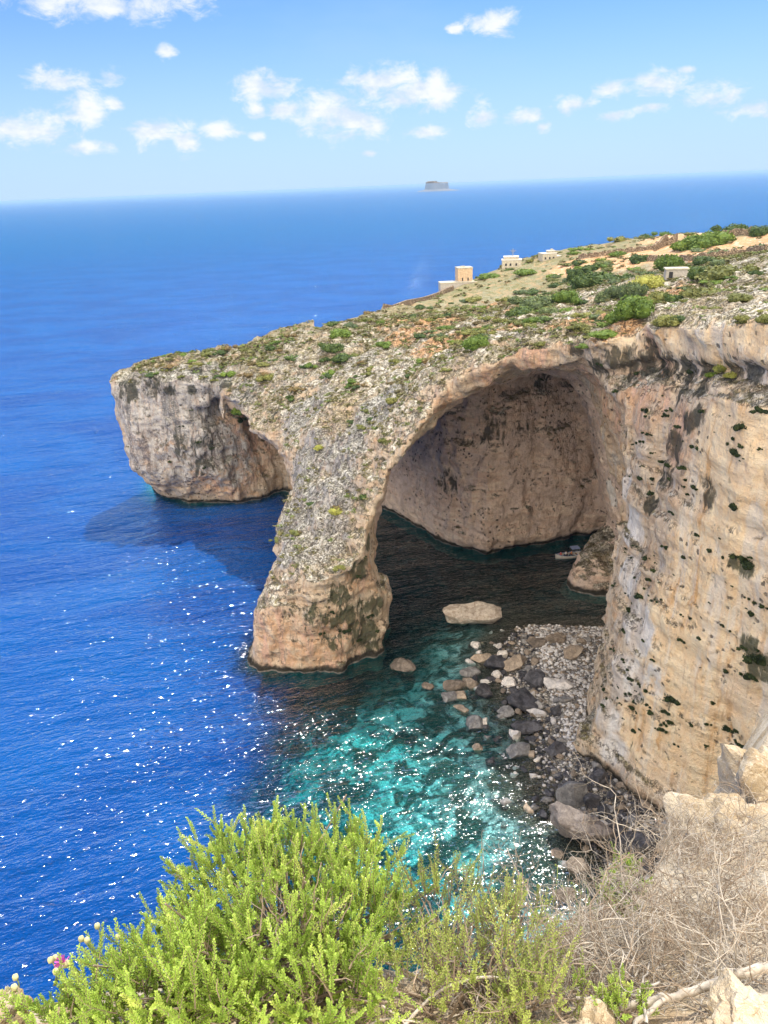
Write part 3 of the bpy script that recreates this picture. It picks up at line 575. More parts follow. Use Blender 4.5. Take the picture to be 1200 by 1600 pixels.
# ------------------------------------------------------------------ stones
def stone_mat(name, c1, c2, rough=.85):
    m, t = material(name); tc = t.new('ShaderNodeTexCoord'); P = tc.outputs['Object']
    n = t.noise(P, 1.1, 6, .65, .4); n2 = t.noise(P, 5, 5, .65); oi = t.new('ShaderNodeObjectInfo')
    c = t.mix(t.step(n, .36, .64), c1, c2); c = t.mix(t.math('MULTIPLY', t.step(n2, .52, .66), .6), c, tuple(k*.45 for k in c1))
    c = t.mix(1.0, c, t.ramp(oi.outputs['Random'], [(0, (.78, .78, .8)), (1, (1.15, 1.12, 1.08))]), 'MULTIPLY')
    principled(t, c, rough, t.bump(t.math('ADD', n, t.math('MULTIPLY', n2, .5)), .7, .25), .3); return m
ST = {'dark': stone_mat('wet_dark_stone', (.035, .036, .042), (.10, .10, .115), .6), 'grey': stone_mat('grey_stone', (.15, .15, .155), (.30, .30, .30)),
      'tan': stone_mat('tan_stone', (.24, .20, .16), (.40, .34, .27)), 'pale': stone_mat('pale_stone', (.50, .50, .50), (.74, .71, .68)), 'brown': stone_mat('brown_stone', (.13, .11, .09), (.26, .22, .18))}
def ico(sub):
    bm = bmesh.new(); bmesh.ops.create_icosphere(bm, subdivisions=sub, radius=1); V = np.array([v.co[:] for v in bm.verts]); T = np.array([[v.index for v in f.verts] for f in bm.faces]); bm.free(); return V, T
ICO = {k: ico(k) for k in (1, 2, 3, 4, 5)}
def boulder_shape(seed, size, sub=3, cuts=9, rough=.06):
    rg = np.random.default_rng(seed); V, T = ICO[sub]; V = V.copy()
    for _ in range(cuts):
        n = rg.normal(size=3); n /= np.linalg.norm(n); d = rg.uniform(.50, .80); k = V@n; V -= np.where(k > d, (k-d)*.97, 0)[:, None]*n
    V /= np.abs(V).max(0); V *= np.asarray(size)/2
    s = max(size); n = V/(np.linalg.norm(V, axis=1)[:, None]+1e-9)
    V += n*((fbm(V[:, 0]+seed*7.1, V[:, 1], V[:, 2], s*.28, 3, seed)-.6*ridge(V[:, 0]+seed*3.1, V[:, 1], V[:, 2], s*.22, 2, seed+9))*s*rough*.5)[:, None]
    return V, T
def boulder(name, x, y, w, h, mat, label, group, seed, rz=0, z=None, depth=None, sub=3, sink=.30, cat='boulder', cuts=9, tilt=0, rough=.06):
    """x, y: where its middle shows; w, h its size in photo pixels"""
    p = sea_pt(x, y, .4 if z is None else z); dist = np.linalg.norm(p-EYE); W = w*dist/F; Hh = h*dist/F
    Dp = depth or min(W*.85, Hh*1.15); Ht = max(Hh*.75, W*.35)
    b = bed(np.array([p[0]]), np.array([p[1]]))[0] if z is None else z
    V, T = boulder_shape(seed, (W, Dp, Ht), sub, cuts, rough)
    c, s = math.cos(rz), math.sin(rz); V = V@np.array([(c, s, 0), (-s, c, 0), (0, 0, 1)])
    if tilt: c, s = math.cos(tilt), math.sin(tilt); V = V@np.array([(c, 0, s), (0, 1, 0), (-s, 0, c)])
    o = mesh_obj(name, V, T, mat, smooth=True); o.data.set_sharp_from_angle(angle=R(26)); o.location = (p[0], p[1], max(b, -.8)+Ht*(.5-sink)); o.location.z = max(o.location.z, Ht*.5*.1)
    return tag(o, label, cat, group)
GB = 'boulders along the stony beach of the cove'
# the big separate rocks
boulder('sea_rock', 730, 968, 112, 46, stone_mat('islet_stone', (.34, .29, .24), (.60, .56, .50)), 'long low pale rock standing alone in the black water of the big cave', None, 5, rz=.05, z=0, depth=6.5, sub=4, sink=.38, cat='rock', cuts=14, rough=.09)
boulder('sea_rock', 628, 1040, 46, 34, ST['brown'], 'half sunken grey brown rock just right of the foot of the arch pillar', None, 6, rz=-.6, z=0, depth=3.6, sub=4, sink=.5, cat='rock', rough=.1)
boulder('sea_rock', 668, 1073, 22, 16, ST['brown'], 'small rounded brown rock awash left of the beach boulders', None, 8, z=0, sink=.5, cat='rock')
boulder('beach_boulder', 908, 1308, 96, 74, stone_mat('slab_stone', (.13, .115, .11), (.23, .205, .19)), 'largest grey brown slab at the near end of the beach', None, 12, rz=-.62, z=.4, depth=5.0, sub=5, sink=.12, cuts=22, tilt=.12, rough=.11)
boulder('beach_boulder', 895, 1247, 50, 56, ST['grey'], 'grey angular boulder just above the largest slab, with a dark right side', None, 15, rz=.5, z=.4, depth=3.8, sub=4, sink=.2, cuts=12, rough=.05)
for i, (x, y, w, h, mt, lb) in enumerate([
 (816,1098,54,48,'dark','widest dark boulder in the middle of the pebble beach'), (754,1080,34,44,'dark','upright dark boulder left of the widest dark one'), (839,1072,40,34,'dark','dark boulder touching the upper right of the widest dark one'),
 (823,1135,54,28,'dark','broad dark boulder below the widest dark one, at the edge of the water'), (811,1172,44,30,'grey','wedge shaped grey boulder standing alone in the shallows'), (866,1176,38,30,'dark','round dark boulder in the shallows close to the right cliff'),
 (739,1128,34,44,'grey','tall grey boulder standing in shallow water at the left edge of the beach'), (756,1125,20,22,'pale','small pale boulder leaning on the tall grey one'), (805,1147,24,36,'pale','pale upright boulder in the shallows above the wedge shaped one'),
 (829,1153,22,20,'dark','small dark boulder between two shallow pools'), (868,1120,24,30,'dark','dark egg shaped boulder on white pebbles nearest the cliff'), (840,1116,40,12,'pale','thin pale slab lying flat on the pebbles'),
 (869,1080,52,26,'pale','broad pale boulder in the middle of the white pebbles'), (894,1033,52,28,'tan','flat tan boulder at the upper right of the beach'), (805,1042,42,36,'tan','tan wedge shaped boulder at the upper left of the pebbles'),
 (771,1037,44,32,'dark','dark boulder with a tan corner near the top of the beach'), (756,1027,42,20,'tan','long tan boulder at the top left of the beach'), (785,1023,26,24,'pale','white block beside the long tan boulder'),
 (842,1012,44,20,'brown','low brown boulder at the back edge of the beach'), (871,1009,44,24,'brown','pointed brown and cream boulder at the back edge of the beach'), (712,1068,46,26,'brown','brown double boulder at the far left of the beach'),
 (734,1066,30,28,'tan','tan rounded boulder behind the far left brown one'), (702,1087,28,24,'grey','smooth grey boulder nearest the open water'), (719,1084,26,18,'tan','small tan boulder beside the smooth grey one'),
 (743,1006,20,16,'pale','small pale rock alone at the top of the beach'), (797,1068,30,22,'pale','pale boulder with a flat top left of centre'), (776,1054,18,26,'pale','bright white boulder among dark ones'),
 (733,1048,38,24,'grey','grey slanting boulder in the left group'), (788,1110,32,22,'grey','grey rounded boulder under the upright dark one'), (838,1105,26,20,'grey','grey boulder right of the widest dark one'),
 (878,1102,32,16,'grey','grey flat boulder resting in the white pebbles'), (919,1007,12,20,'grey','small upright grey stone against the foot of the cliff'), (908,1010,16,16,'tan','small tan stone against the foot of the cliff'),
 (722,1104,30,14,'tan','low tan stone awash below the small grey boulder'), (746,1165,20,20,'tan','tan stone alone in the shallows below the tall grey boulder'), (935,1228,30,36,'dark','dark block on the upper edge of the near boulder heap'),
 (925,1262,28,36,'dark','dark block in the centre of the near boulder heap'), (912,1240,26,26,'dark','dark block touching the grey angular boulder'), (943,1272,26,24,'dark','dark rounded block right of the heap centre'),
 (930,1288,30,22,'dark','dark block just above the largest slab'), (896,1278,30,18,'dark','flat dark block between the angular boulder and the slab'), (958,1250,22,22,'dark','dark block at the right of the heap'), (1008,1268,24,30,'tan','tan block against the foot of the right cliff'),
 (873,1330,22,20,'tan','tan stone peeping out under the left end of the largest slab'), (905,1352,40,30,'brown','brown boulder awash below the largest slab'), (880,1395,44,24,'brown','submerged brown boulder nearest the dry grass'),
 (962,1300,34,20,'dark','dark flat boulder right of the largest slab'), (975,1330,60,44,'dark','huge dark boulder in shade at the near foot of the cliff'), (1022,1320,70,36,'dark','long dark boulder in shade below the right cliff'), (990,1290,30,18,'grey','grey stone between the slab and the cliff'),
 (980,1362,60,34,'brown','brown shaded boulder lowest on the near beach'), (1045,1305,34,22,'grey','grey stone at the right end of the near beach')]):
    boulder('beach_boulder', x, y, w*.95, h*.95, ST[mt], lb, GB, 30+i, rz=random.uniform(-.7, .7), sub=4, sink=.22, cuts=16, rough=.07)
# middling stones, too alike to tell apart
pal = ['dark', 'grey', 'tan', 'pale', 'grey', 'brown']
protos = {}
def small_stone(x, y, s, mt, z, label, group):
    k = (mt, random.randrange(4))
    if k not in protos:
        V, T = boulder_shape(200+len(protos), (1.15, .9, .75), 3, 14, .06)
        me_o = mesh_obj('stone', V, T, ST[mt], smooth=True); me_o.data.set_sharp_from_angle(angle=R(26)); protos[k] = me_o.data; o = me_o
    else: o = bpy.data.objects.new('stone', protos[k]); COL.objects.link(o)
    o.location = (x, y, z); o.scale = (s, s*random.uniform(.7, 1.1), s*random.uniform(.7, 1)); o.rotation_euler = (random.uniform(-.3, .3), random.uniform(-.3, .3), random.uniform(0, 6.28))
    return tag(o, label, 'stone', group)
n = 0; rg = np.random.default_rng(3)
while n < 290:
    x, y = rg.uniform(9, 34), rg.uniform(58, 112); s = sdpoly(np.array([x]), np.array([y]), BEACH)[0]
    if s > 7.5 or (s > 2 and rg.random() < .5): continue
    z = bed(np.array([x]), np.array([y]))[0]
    whitezone = x > 23.5 and y > 82
    mt = rg.choice(['pale', 'pale', 'grey', 'tan'] if whitezone else ['dark', 'dark', 'grey', 'tan', 'brown', 'pale'])
    sz = rg.uniform(.5, .95) if whitezone else rg.uniform(.6, 1.7)
    lb = {'pale': 'pale knee high stone among the pebbles of the cove', 'grey': 'grey knee high stone among the pebbles of the cove', 'tan': 'tan knee high stone among the pebbles of the cove', 'dark': 'dark wet knee high stone along the water of the cove', 'brown': 'brown knee high stone along the water of the cove'}[mt]
    wh = 'at the near end of the cove' if y < 74 else 'at the middle of the cove' if y < 90 else 'at the back of the cove'
    wh = ('in the shallows ' if s > 1.5 else 'among the pebbles ')+wh
    lb = mt+' knee high stone '+wh
    small_stone(x, y, sz, mt, max(z, -.5)+sz*.18, lb, mt+' stones '+wh); n += 1
# pebbles nobody could count
Vp, Tp = ICO[1]; PV = []; PT = []; mi = []; k = 0
while k < 6500:
    x, y = rg.uniform(16, 40, 4000), rg.uniform(56, 113, 4000); s = sdpoly(x, y, BEACH); zb = bed(x, y)
    wz = (x > 23) & (y > 80); ok = (s < 1.2) & ((rg.random(4000) < .45) | wz)
    for a, b, c, ww in zip(x[ok], y[ok], zb[ok], wz[ok]):
        r = rg.uniform(.12, .36); q = Vp*(r*rg.uniform(.7, 1.2, 3))*np.array([1, 1, .7])+rg.normal(size=Vp.shape)*r*.08
        PV.append(q+np.array([a, b, c+r*.3])); PT.append(Tp+len(Vp)*k); mi += [rg.choice([0, 1, 1, 2, 3] if ww else [0, 2, 3, 4, 4])]*len(Tp); k += 1
        if k >= 6500: break
o = mesh_obj('pebbles', np.vstack(PV), np.vstack(PT), mats=[ST['pale'], stone_mat('white_pebble', (.62, .63, .65), (.80, .79, .78)), ST['grey'], ST['tan'], ST['dark']], midx=mi, smooth=True)
tag(o, 'pale rounded pebbles heaped on the cove beach', 'pebbles', kind='stuff')

# ------------------------------------------------------------------ bushes on the headland
def leaf_mat(name, c1, c2, c3, trans=.15):
    m, t = material(name); P = t.pos(); n = t.noise(P, 1.4, 4, .65); oi = t.new('ShaderNodeObjectInfo'); a = t.attr('tint')
    c = t.mix(t.step(n, .35, .65), c1, c2); c = t.mix(t.step(a, .60, 1.0), c, c3)
    c = t.mix(1.0, c, t.ramp(oi.outputs['Random'], [(0, (.75, .8, .8)), (1, (1.2, 1.15, 1.0))]), 'MULTIPLY')
    b = principled(t, c, .7, None, .2); b.inputs['Transmission Weight'].default_value = 0
    tl = t.new('ShaderNodeBsdfTranslucent'); t.put(tl.inputs[0], c); mx = t.new('ShaderNodeMixShader'); mx.inputs[0].default_value = trans
    t.l.new(b.outputs[0], mx.inputs[1]); t.l.new(tl.outputs[0], mx.inputs[2]); t.l.new(mx.outputs[0], t.out.inputs[0]); return m
LM = {'green': leaf_mat('bright_bush_leaf', (.075, .13, .022), (.13, .20, .035), (.20, .28, .06)), 'dark': leaf_mat('dark_bush_leaf', (.035, .065, .022), (.075, .12, .035), (.13, .18, .05)),
      'olive': leaf_mat('olive_bush_leaf', (.11, .125, .040), (.19, .20, .06), (.28, .28, .10)), 'brown': leaf_mat('brown_scrub_leaf', (.10, .08, .035), (.18, .13, .06), (.26, .21, .11)),
      'yellow': leaf_mat('yellow_green_leaf', (.22, .24, .06), (.34, .36, .09), (.44, .44, .16)), 'cliff': leaf_mat('cliff_plant_leaf', (.018, .030, .014), (.045, .065, .025), (.08, .11, .04)), 'gtree': leaf_mat('grey_green_leaf', (.07, .10, .06), (.12, .17, .07), (.20, .24, .12))}
def bush_mesh(seed, sz=(1, 1, .62), lumps=7, leaves=420, leaf=.075):
    rg = np.random.default_rng(seed); C = rg.normal(size=(lumps, 3))*[.42, .42, .18]+[0, 0, .25]; C[0] = (0, 0, .28); C[:, 2] = np.clip(C[:, 2], .12, .45); r = rg.uniform(.26, .46, lumps); r[0] = .5
    Vc, Tc = ICO[2]; Vs, Ts = [], []; n = 0
    for c, q in zip(C, r): Vs.append(Vc*q*.80*(1+rg.normal(size=(len(Vc), 1))*.06)+c); Ts.append(Tc+n); n += len(Vc)
    w = rg.integers(0, lumps, leaves); d = rg.normal(size=(leaves, 3)); d[:, 2] = np.abs(d[:, 2])*1.0-.15; d /= np.linalg.norm(d, axis=1)[:, None]
    p = C[w]+d*(r[w]*rg.uniform(.82, 1.12, leaves))[:, None]; a = np.cross(d, rg.normal(size=(leaves, 3))); a /= np.linalg.norm(a, axis=1)[:, None]; b = np.cross(d, a)*.5+d*rg.uniform(.3, 1, (leaves, 1))
    s = leaf*rg.uniform(.6, 1.4, (leaves, 1)); quad = np.stack([p-a*s-b*s*.4, p+a*s-b*s*.4, p+a*s*.5+b*s, p-a*s*.5+b*s], 1).reshape(-1, 3); Q = np.arange(leaves*4).reshape(-1, 4)+n
    V = np.vstack(Vs+[quad])*np.array(sz)*1.0; tint = np.concatenate([np.zeros(n), np.repeat(rg.uniform(0, 1, leaves), 4)])
    return V, [np.vstack(Ts), Q], tint
BM = {}
def bush(kind, shape, loc, s, label, cat='bush', group=None, name='bush', rot=None, flat=1.0, rx=0):
    k = (kind, shape)
    if k not in BM:
        V, Fq, ti = bush_mesh(500+shape, leaves=420 if shape < 6 else 1500, leaf=.075 if shape < 6 else .05, lumps=7 if shape < 6 else 11); o = mesh_obj(name, V, Fq, LM[kind], smooth=False); fattr(o, 'tint', ti); BM[k] = o.data
    else: o = bpy.data.objects.new(name, BM[k]); COL.objects.link(o)
    o.location = [float(c) for c in loc]; o.scale = (s, s*.9, s*flat); o.rotation_euler = (rx, 0, random.uniform(0, 6.28) if rot is None else rot)
    return tag(o, label, cat, group)
def at_photo(x, y): 
    h = hit(x, y); return (h[0], h[2], h[1]) if h is not None and h[0][2] > 2 else None
BIG = [ # x, y (foot), width px, kind, shape, flat, label
 (746,540,40,'green',6,1.1,'bright green bush alone beside the orange dirt path'), (992,492,62,'green',6,1.25,'large bright green bush in the middle of the plateau'), (962,500,34,'green',7,1.0,'bright green bush touching the left of the large middle one'),
 (1090,386,56,'green',7,1.0,'broad bright green bush above the dry stone wall'), (1120,378,50,'green',6,.9,'bright green bush right of the broad one above the wall'), (1070,388,36,'green',6,1.0,'small bright green bush left of the broad one above the wall'),
 (1044,420,44,'green',7,1.4,'tall green bush left of the little stone hut'), (1092,432,34,'dark',6,1.2,'dark round bush right of the little stone hut'), (1128,432,66,'olive',7,.8,'wide olive bush spreading right of the hut'),
 (930,445,70,'dark',7,.9,'wide dark bush on the left middle of the plateau'), (898,438,26,'dark',6,1.8,'narrow dark bush like a small tree left of the wide dark one'), (884,470,38,'green',6,1.2,'rounded green bush below the narrow dark tree'),
 (985,462,34,'gtree',7,1.7,'upright feathery green bush right of the grey one'), (962,464,30,'gtree',6,1.6,'grey green upright bush in the plateau thicket'), (945,468,30,'gtree',7,1.3,'left end bush of the grey green thicket'),
 (845,478,60,'gtree',7,.9,'grey green bush patch sloping below the middle thicket'), (815,492,44,'dark',6,.9,'dark low bush left of the grey green patch'), (833,503,30,'green',6,.8,'small green bush below the dark low one'), (858,490,28,'gtree',6,1.0,'pale grey green tuft between two dark bushes'),
 (1030,470,40,'olive',6,1.0,'olive bush right of the large bright one'), (1012,448,44,'yellow',6,1.1,'yellowish bush above the large bright one'), (1060,470,34,'dark',7,.9,'dark bush right of the olive one'), (1098,462,60,'olive',7,.7,'olive spreading bush above the cliff strata'),
 (948,522,44,'green',6,.5,'low green mat just above the arch rim'), (915,540,30,'green',7,.5,'low green mat left of the first one on the rim'), (1045,505,46,'olive',6,.8,'olive bush on the rim above the dark overhang'), (1155,468,34,'olive',6,.8,'olive bush on the white ledge'),
 (890,486,40,'green',7,.5,'flat green patch in the tan grass below the thicket'), (1160,500,26,'olive',7,.9,'brownish olive bush near the right cliff top'), (1196,500,24,'olive',6,1.0,'olive bush cut by the right edge of the photo'),
 (1060,500,26,'dark',6,.8,'dark small bush on the rim at right'), (900,512,30,'olive',7,.5,'olive mat above the arch crown'), (532,525,36,'green',6,.9,'green bush at the top of the dark thicket on the headland slope'),
 (520,545,34,'dark',7,.9,'dark bush in the upper thicket of the headland slope'), (535,562,32,'dark',6,.9,'dark bush at the foot of the headland slope thicket'), (548,512,26,'gtree',7,.9,'highest bush of the headland slope thicket'), (600,540,26,'green',6,.8,'bright little bush left of the orange path'), (600,505,24,'green',7,.8,'bright little bush on the edge above the orange path'),
 (376,645,26,'green',6,1.3,'bright green bush hanging at the lip of the far headland face'), (526,800,22,'yellow',6,1.0,'yellow green tuft on the flank of the arch pillar'), (612,628,20,'olive',6,1.0,'olive tuft on the slope left of the arch'), (600,690,20,'olive',7,1.0,'yellowish tuft near the left curve of the arch'),
 (500,700,20,'yellow',7,.9,'pale yellow green tuft in the middle of the rocky slope'), (1132,577,30,'yellow',7,1.2,'bright yellow green bush on the ledge of the right cliff'), (1145,588,24,'yellow',6,.8,'pale yellow tuft under the bright bush on the cliff ledge'), (1112,588,18,'green',6,1.0,'small green tuft left of the bright bush on the cliff ledge'),
 (640,455,30,'dark',6,.6,'dark low bush behind the end of the field wall'), (705,440,40,'olive',7,.6,'olive bush below the square tower'), (820,425,40,'green',7,.5,'green mat below the middle white house'), (765,432,36,'green',6,.5,'green mat right of the square tower'), (1150,364,40,'dark',7,1.0,'dark bush on the skyline near the right edge'),
 (1188,366,30,'dark',6,1.1,'darkest bush on the skyline at the right edge'), (1000,408,30,'dark',7,1.0,'dark bush just under the middle of the wall'), (1100,410,34,'dark',6,.8,'dark bush against the long wall'), (1125,412,24,'gtree',6,.8,'grey green bush against the long wall'), (925,420,40,'dark',7,.6,'dark low bush left of the wall'), (945,412,30,'olive',6,.6,'olive low bush left of the wall end')]
for (x, y, w, kind, sh, fl, lb) in BIG:
    h = at_photo(x, y)
    if h is None: continue
    s = w*h[1]/F/1.55; bush(kind, sh, h[0]-np.array([0, 0, .12*s]), s, lb, flat=fl*1.15, name='bush')
def where(u, v):
    if u < 400 and v < 640: return 'on the nose of the far headland'
    if v > 740: return 'on the flank of the arch pillar'
    if v > 600: return 'on the rocky slope left of the arch'
    if u < 620: return 'on the headland slope left of the orange path'
    if u < 780: return 'around the orange path' if v > 500 else 'near the houses behind the orange path'
    if u < 980: return 'above the crown of the arch' if v > 480 else 'between the houses and the middle thicket'
    return 'on the pale rim of the right cliff' if v > 460 else 'around the hut and the long wall'
mid_l = {'olive': 'waist high olive bush in the scrub on the middle of the plateau', 'dark': 'waist high dark green bush in the scrub on the middle of the plateau', 'green': 'waist high fresh green bush in the scrub on the middle of the plateau', 'gtree': 'waist high grey green bush in the scrub on the middle of the plateau'}
n = 0
while n < 90:
    u, v = rg.uniform(640, 1200), rg.uniform(352, 540); h = at_photo(u, v)
    if h is None or h[2][2] < .6 or vn(h[0][:1]/16, h[0][1:2]/16, np.zeros(1), 410)[0] < -.1: continue
    kd = rg.choice(['olive', 'dark', 'green', 'gtree'], p=[.4, .22, .2, .18]); bush(kd, int(rg.integers(0, 6)), h[0]-np.array([0, 0, .15]), rg.uniform(12, 26)*h[1]/F/1.5, mid_l[kd].replace('on the middle of the plateau', where(u, v)), cat='bush', group=kd.replace('gtree', 'grey green')+' bushes '+where(u, v), flat=rg.uniform(.6, 1.0)); n += 1
tops = [(-57, -15, 160, 185), (-32, 12, 125, 190), (-15, 60, 115, 200), (-8, 110, 180, 260), (34, 62, 68, 112), (20, 140, 110, 200)]
def is_top(x, y):
    g = ground(x, y); return g if g is not None and g[1][2] > .55 and g[0][2] > 14 else None
n = 0
lbs = {'olive': 'small olive scrub bush dotted over the headland top', 'brown': 'small brown dry scrub bush dotted over the headland top', 'dark': 'small dark green scrub bush dotted over the headland top', 'green': 'small fresh green scrub bush dotted over the headland top'}
while n < 290:
    if n < 150: x, y = rg.uniform(-52, 34), rg.uniform(108, 190)
    else: x, y = rg.uniform(-20, 130), rg.uniform(66, 290)
    g = is_top(x, y)
    if g is None: continue
    u, v, w = project(g[0][None].astype(float))
    if not (180 < u[0] < 1210 and 345 < v[0] < 900): continue
    if vn(np.array([x/12]), np.array([y/12]), np.array([0.0]), 400)[0] < -.15: continue
    kd = rg.choice(['olive', 'olive', 'brown', 'dark', 'green'], p=[.3, .2, .2, .2, .1]); bush(kd, int(rg.integers(0, 5)), g[0]-np.array([0, 0, .1]), rg.uniform(.7, 1.6)*(1 if y < 150 else 1.4), lbs[kd].replace('dotted over the headland top', where(u[0], v[0])), cat='shrub', group=kd+' scrub bushes '+where(u[0], v[0]), name='scrub_bush', flat=rg.uniform(.7, 1.1)); n += 1
# low tufts between them, past counting
TV, TQ, TT, k = [], [], [], 0
tm = [bush_mesh(900+i, leaves=26, leaf=.22, lumps=2) for i in range(4)]
def slim(mm):
    V, Fq, ti = mm; V0, T0 = ICO[1]; n0 = len(ICO[2][0])*2; Q = Fq[1]-n0; return V[n0:], Q, ti[n0:]
tm = [slim(q) for q in tm]; off = 0; tint = []
while k < 14000:
    y = rg.uniform(66, 200) if k % 6 == 0 else rg.uniform(185, 345) if k % 3 == 0 else rg.uniform(104, 190); x = rg.uniform(-56, 20+y*.45)
    g = is_top(x, y); k += 1
    if g is None: continue
    if vn(np.array([x/7]), np.array([y/7]), np.array([0.0]), 401)[0] < -.1 and rg.random() < .7: continue
    V, Q, ti = tm[k % 4]; s = rg.uniform(.4, 1.05)*(1 if y < 170 else 1.5); a = rg.uniform(0, 6.28); ca, sa = math.cos(a), math.sin(a)
    TV.append(V@np.array([(ca, sa, 0), (-sa, ca, 0), (0, 0, 1)])*[s, s, s*.8]+g[0]-[0, 0, .08]); TQ.append(Q+off); off += len(V); tint.append(np.full(len(V), rg.random()))
o = mesh_obj('ground_scrub', np.vstack(TV), np.vstack(TQ), leaf_mat('ground_scrub_leaf', (.10, .09, .04), (.17, .16, .065), (.13, .19, .05)), smooth=False); fattr(o, 'tint', np.concatenate(tint)); tag(o, 'low dry tufts and herbs covering the headland', 'ground cover', kind='stuff')
# dark plants hanging on the cliff faces
CP = [(1160,665,20),(1150,705,22),(1148,790,16),(1168,880,30),(1158,870,20),(1190,945,16),(1175,958,12),(1065,1000,12),(1080,965,9),(990,1105,18),(1050,1090,26),(1040,1110,16),(1018,1112,12),(1012,1100,10),(1038,1130,12),(1048,1127,14),(1028,1138,8),(1080,1130,12),(1105,1130,9),(1138,1138,18),(1152,1142,14),(1156,1162,18),(1190,1030,34),(1175,1055,22),(1160,1010,16),(1135,1048,14),
      (1115,1098,10),(1190,640,22),(1060,1165,10),(1000,1140,8),(985,1060,12),(975,1030,10),(960,1015,12),(1020,1030,10),(1005,1000,9),(1110,860,12),(1130,870,9),(1090,835,12),(1130,975,10),(1170,935,9),(1105,1165,8),(1000,930,16),(1015,905,12),(1025,935,14),(985,950,14),(975,985,12),(1010,870,12),(1040,855,12),(1000,1070,9),
      (965,610,14),(1010,640,14),(1050,640,14),(1090,700,16),(1070,730,18),(1085,760,14),(1035,720,12),(1005,690,10),(1020,770,14),(1050,800,12),(1100,640,16),(1060,665,12),(845,592,10),(1000,580,14),(940,570,12),(1080,580,14),(375,655,14),(300,640,6),(330,700,7),(285,665,7),(320,730,9),(265,720,7),(310,690,8),(560,900,10),(570,870,8),(540,985,16),(520,955,10),(580,960,12),(500,990,10),(560,1000,10),(590,985,8)]
for i in range(64):
    a, b = rg.normal(1010, 24), rg.choice([660, 735, 860, 930, 1080])+rg.normal()*24
    a += (b-800)*-.12; CP.append((a, b, 4+9*rg.random()**2))
for i in range(26): CP.append((rg.uniform(1060, 1195), rg.uniform(640, 1190), rg.uniform(3, 10)))
big_n = 0
CL = {(1168,880): 'dark drooping plant on the yellow cliff near the right edge', (1190,1030): 'largest dark green plant clump on the yellow cliff at the right edge', (990,1105): 'upright dark green plant low on the corner of the right cliff', (1050,1090): 'spreading dark green plant low in the middle of the right cliff',
      (1138,1138): 'left plant of a dark pair low on the yellow cliff', (1156,1162): 'lower plant of the dark trio near the foreground rock', (1160,665): 'dark plant high on the yellow cliff', (1150,705): 'dark plant below the highest one on the yellow cliff'}
for (x, y, w) in CP:
    h = at_photo(x, y)
    if h is None or h[0][2] < 2: continue
    s = w*h[1]/F/1.5
    key = (x, y) if (x, y) in CL else None
    part_ = 'yellow cliff' if x > 1060 else ('right wall of the arch' if x > 700 else 'arch pillar' if x > 450 else 'far headland face')
    band = 'upper part of the ' if y < 720 and x > 700 else 'lower part of the ' if y > 960 and x > 700 else 'middle of the ' if x > 700 else ''
    bush('cliff', int(rg.integers(0, 5)), h[0]-h[2]*.15*s-np.array([0, 0, .35*s]), s, CL[key] if key else 'small dark plant clinging to the '+band+part_, cat='cliff plant', group=None if key else 'dark plants on the '+band+part_, name='cliff_plant', flat=random.uniform(1.0, 1.6))

# ------------------------------------------------------------------ houses, hut and walls
def plain(name, c, rough=.8, var=.2, bumpd=.02, sc=3):
    m, t = material(name); tc = t.new('ShaderNodeTexCoord'); n = t.noise(tc.outputs['Object'], sc, 5, .65)
    principled(t, t.mix(t.step(n, .3, .7), tuple(k*(1-var) for k in c), tuple(min(1, k*(1+var*.6)) for k in c)), rough, t.bump(n, .5, bumpd), .3); return m
TANW = plain('tan_masonry', (.52, .39, .26), var=.35); CREAM = plain('cream_render', (.44, .41, .33), var=.35); GREYW = plain('grey_concrete', (.38, .36, .33)); DARK = plain('dark_opening', (.03, .03, .035)); WHITE = plain('white_paint', (.52, .50, .46)); STEEL = plain('dull_steel', (.2, .2, .2), .5)
def skypos(x, y0):
    for dy in range(0, 22):
        h = hit(x, y0+dy)
        if h is not None and h[0][2] > 5: return h[0], h[2]
    p = atY(x, y0, 300); return p, np.linalg.norm(p-EYE)
p, dist = skypos(727, 438); k = .86*dist/F
ts = empty('square_house', p+np.array([0, 4, -1.0]), R(6), label='square tan tower house on a grey terrace, leftmost of the three houses', cat='house')
b = MB(); b.box((0, 0, 25*k/2+1), (26*k, 24*k, 25*k)); b.build('wall', TANW, ts)
b = MB(); b.box((0, 0, 25*k+1.1), (27*k, 25*k, .3)); b.box((-2*k, 0, 25*k+1.1+1.3*k), (8*k, 6*k, 2.5*k)); b.build('roof', CREAM, ts)
for xx in (-5, 5): b = MB(); b.box((xx*k, -12*k-.03, 7*k+1), (2.2*k, .1, 5*k)); b.build('window', DARK, ts)
te = empty('terrace', p+np.array([-12*k, 2, -1.6]), R(3), label='low grey walled terrace with a pale cover beside the square tan tower house', cat='terrace')
b = MB(); b.box((0, 0, 5*k), (64*k, 26*k, 14*k)); b.build('wall', GREYW, te); b = MB(); b.box((0, 0, 12*k+.1), (65*k, 27*k, .25)); b.build('coping', CREAM, te)
p, dist = skypos(806, 420); k = .84*dist/F
hb = empty('white_house', p+np.array([0, 6, -1.0]), R(-8), label='cream flat roofed house with a tall mast, the middle one of three', cat='house')
b = MB(); b.box((-2*k, 0, 9*k), (34*k, 26*k, 18*k)); b.build('wall', CREAM, hb); b = MB(); b.box((-3*k, 1*k, 20.5*k), (26*k, 18*k, 5*k)); b.build('upper_storey', CREAM, hb)
b = MB(); b.box((-2*k, 0, 18*k+.1), (35.5*k, 27*k, .25)); b.box((-3*k, 1*k, 23*k+.1), (27*k, 19*k, .25)); b.build('roof', WHITE, hb)
b = MB(); b.box((8*k, -2*k, 20*k), (5*k, 4*k, 4*k)); b.build('water_tank', GREYW, hb)
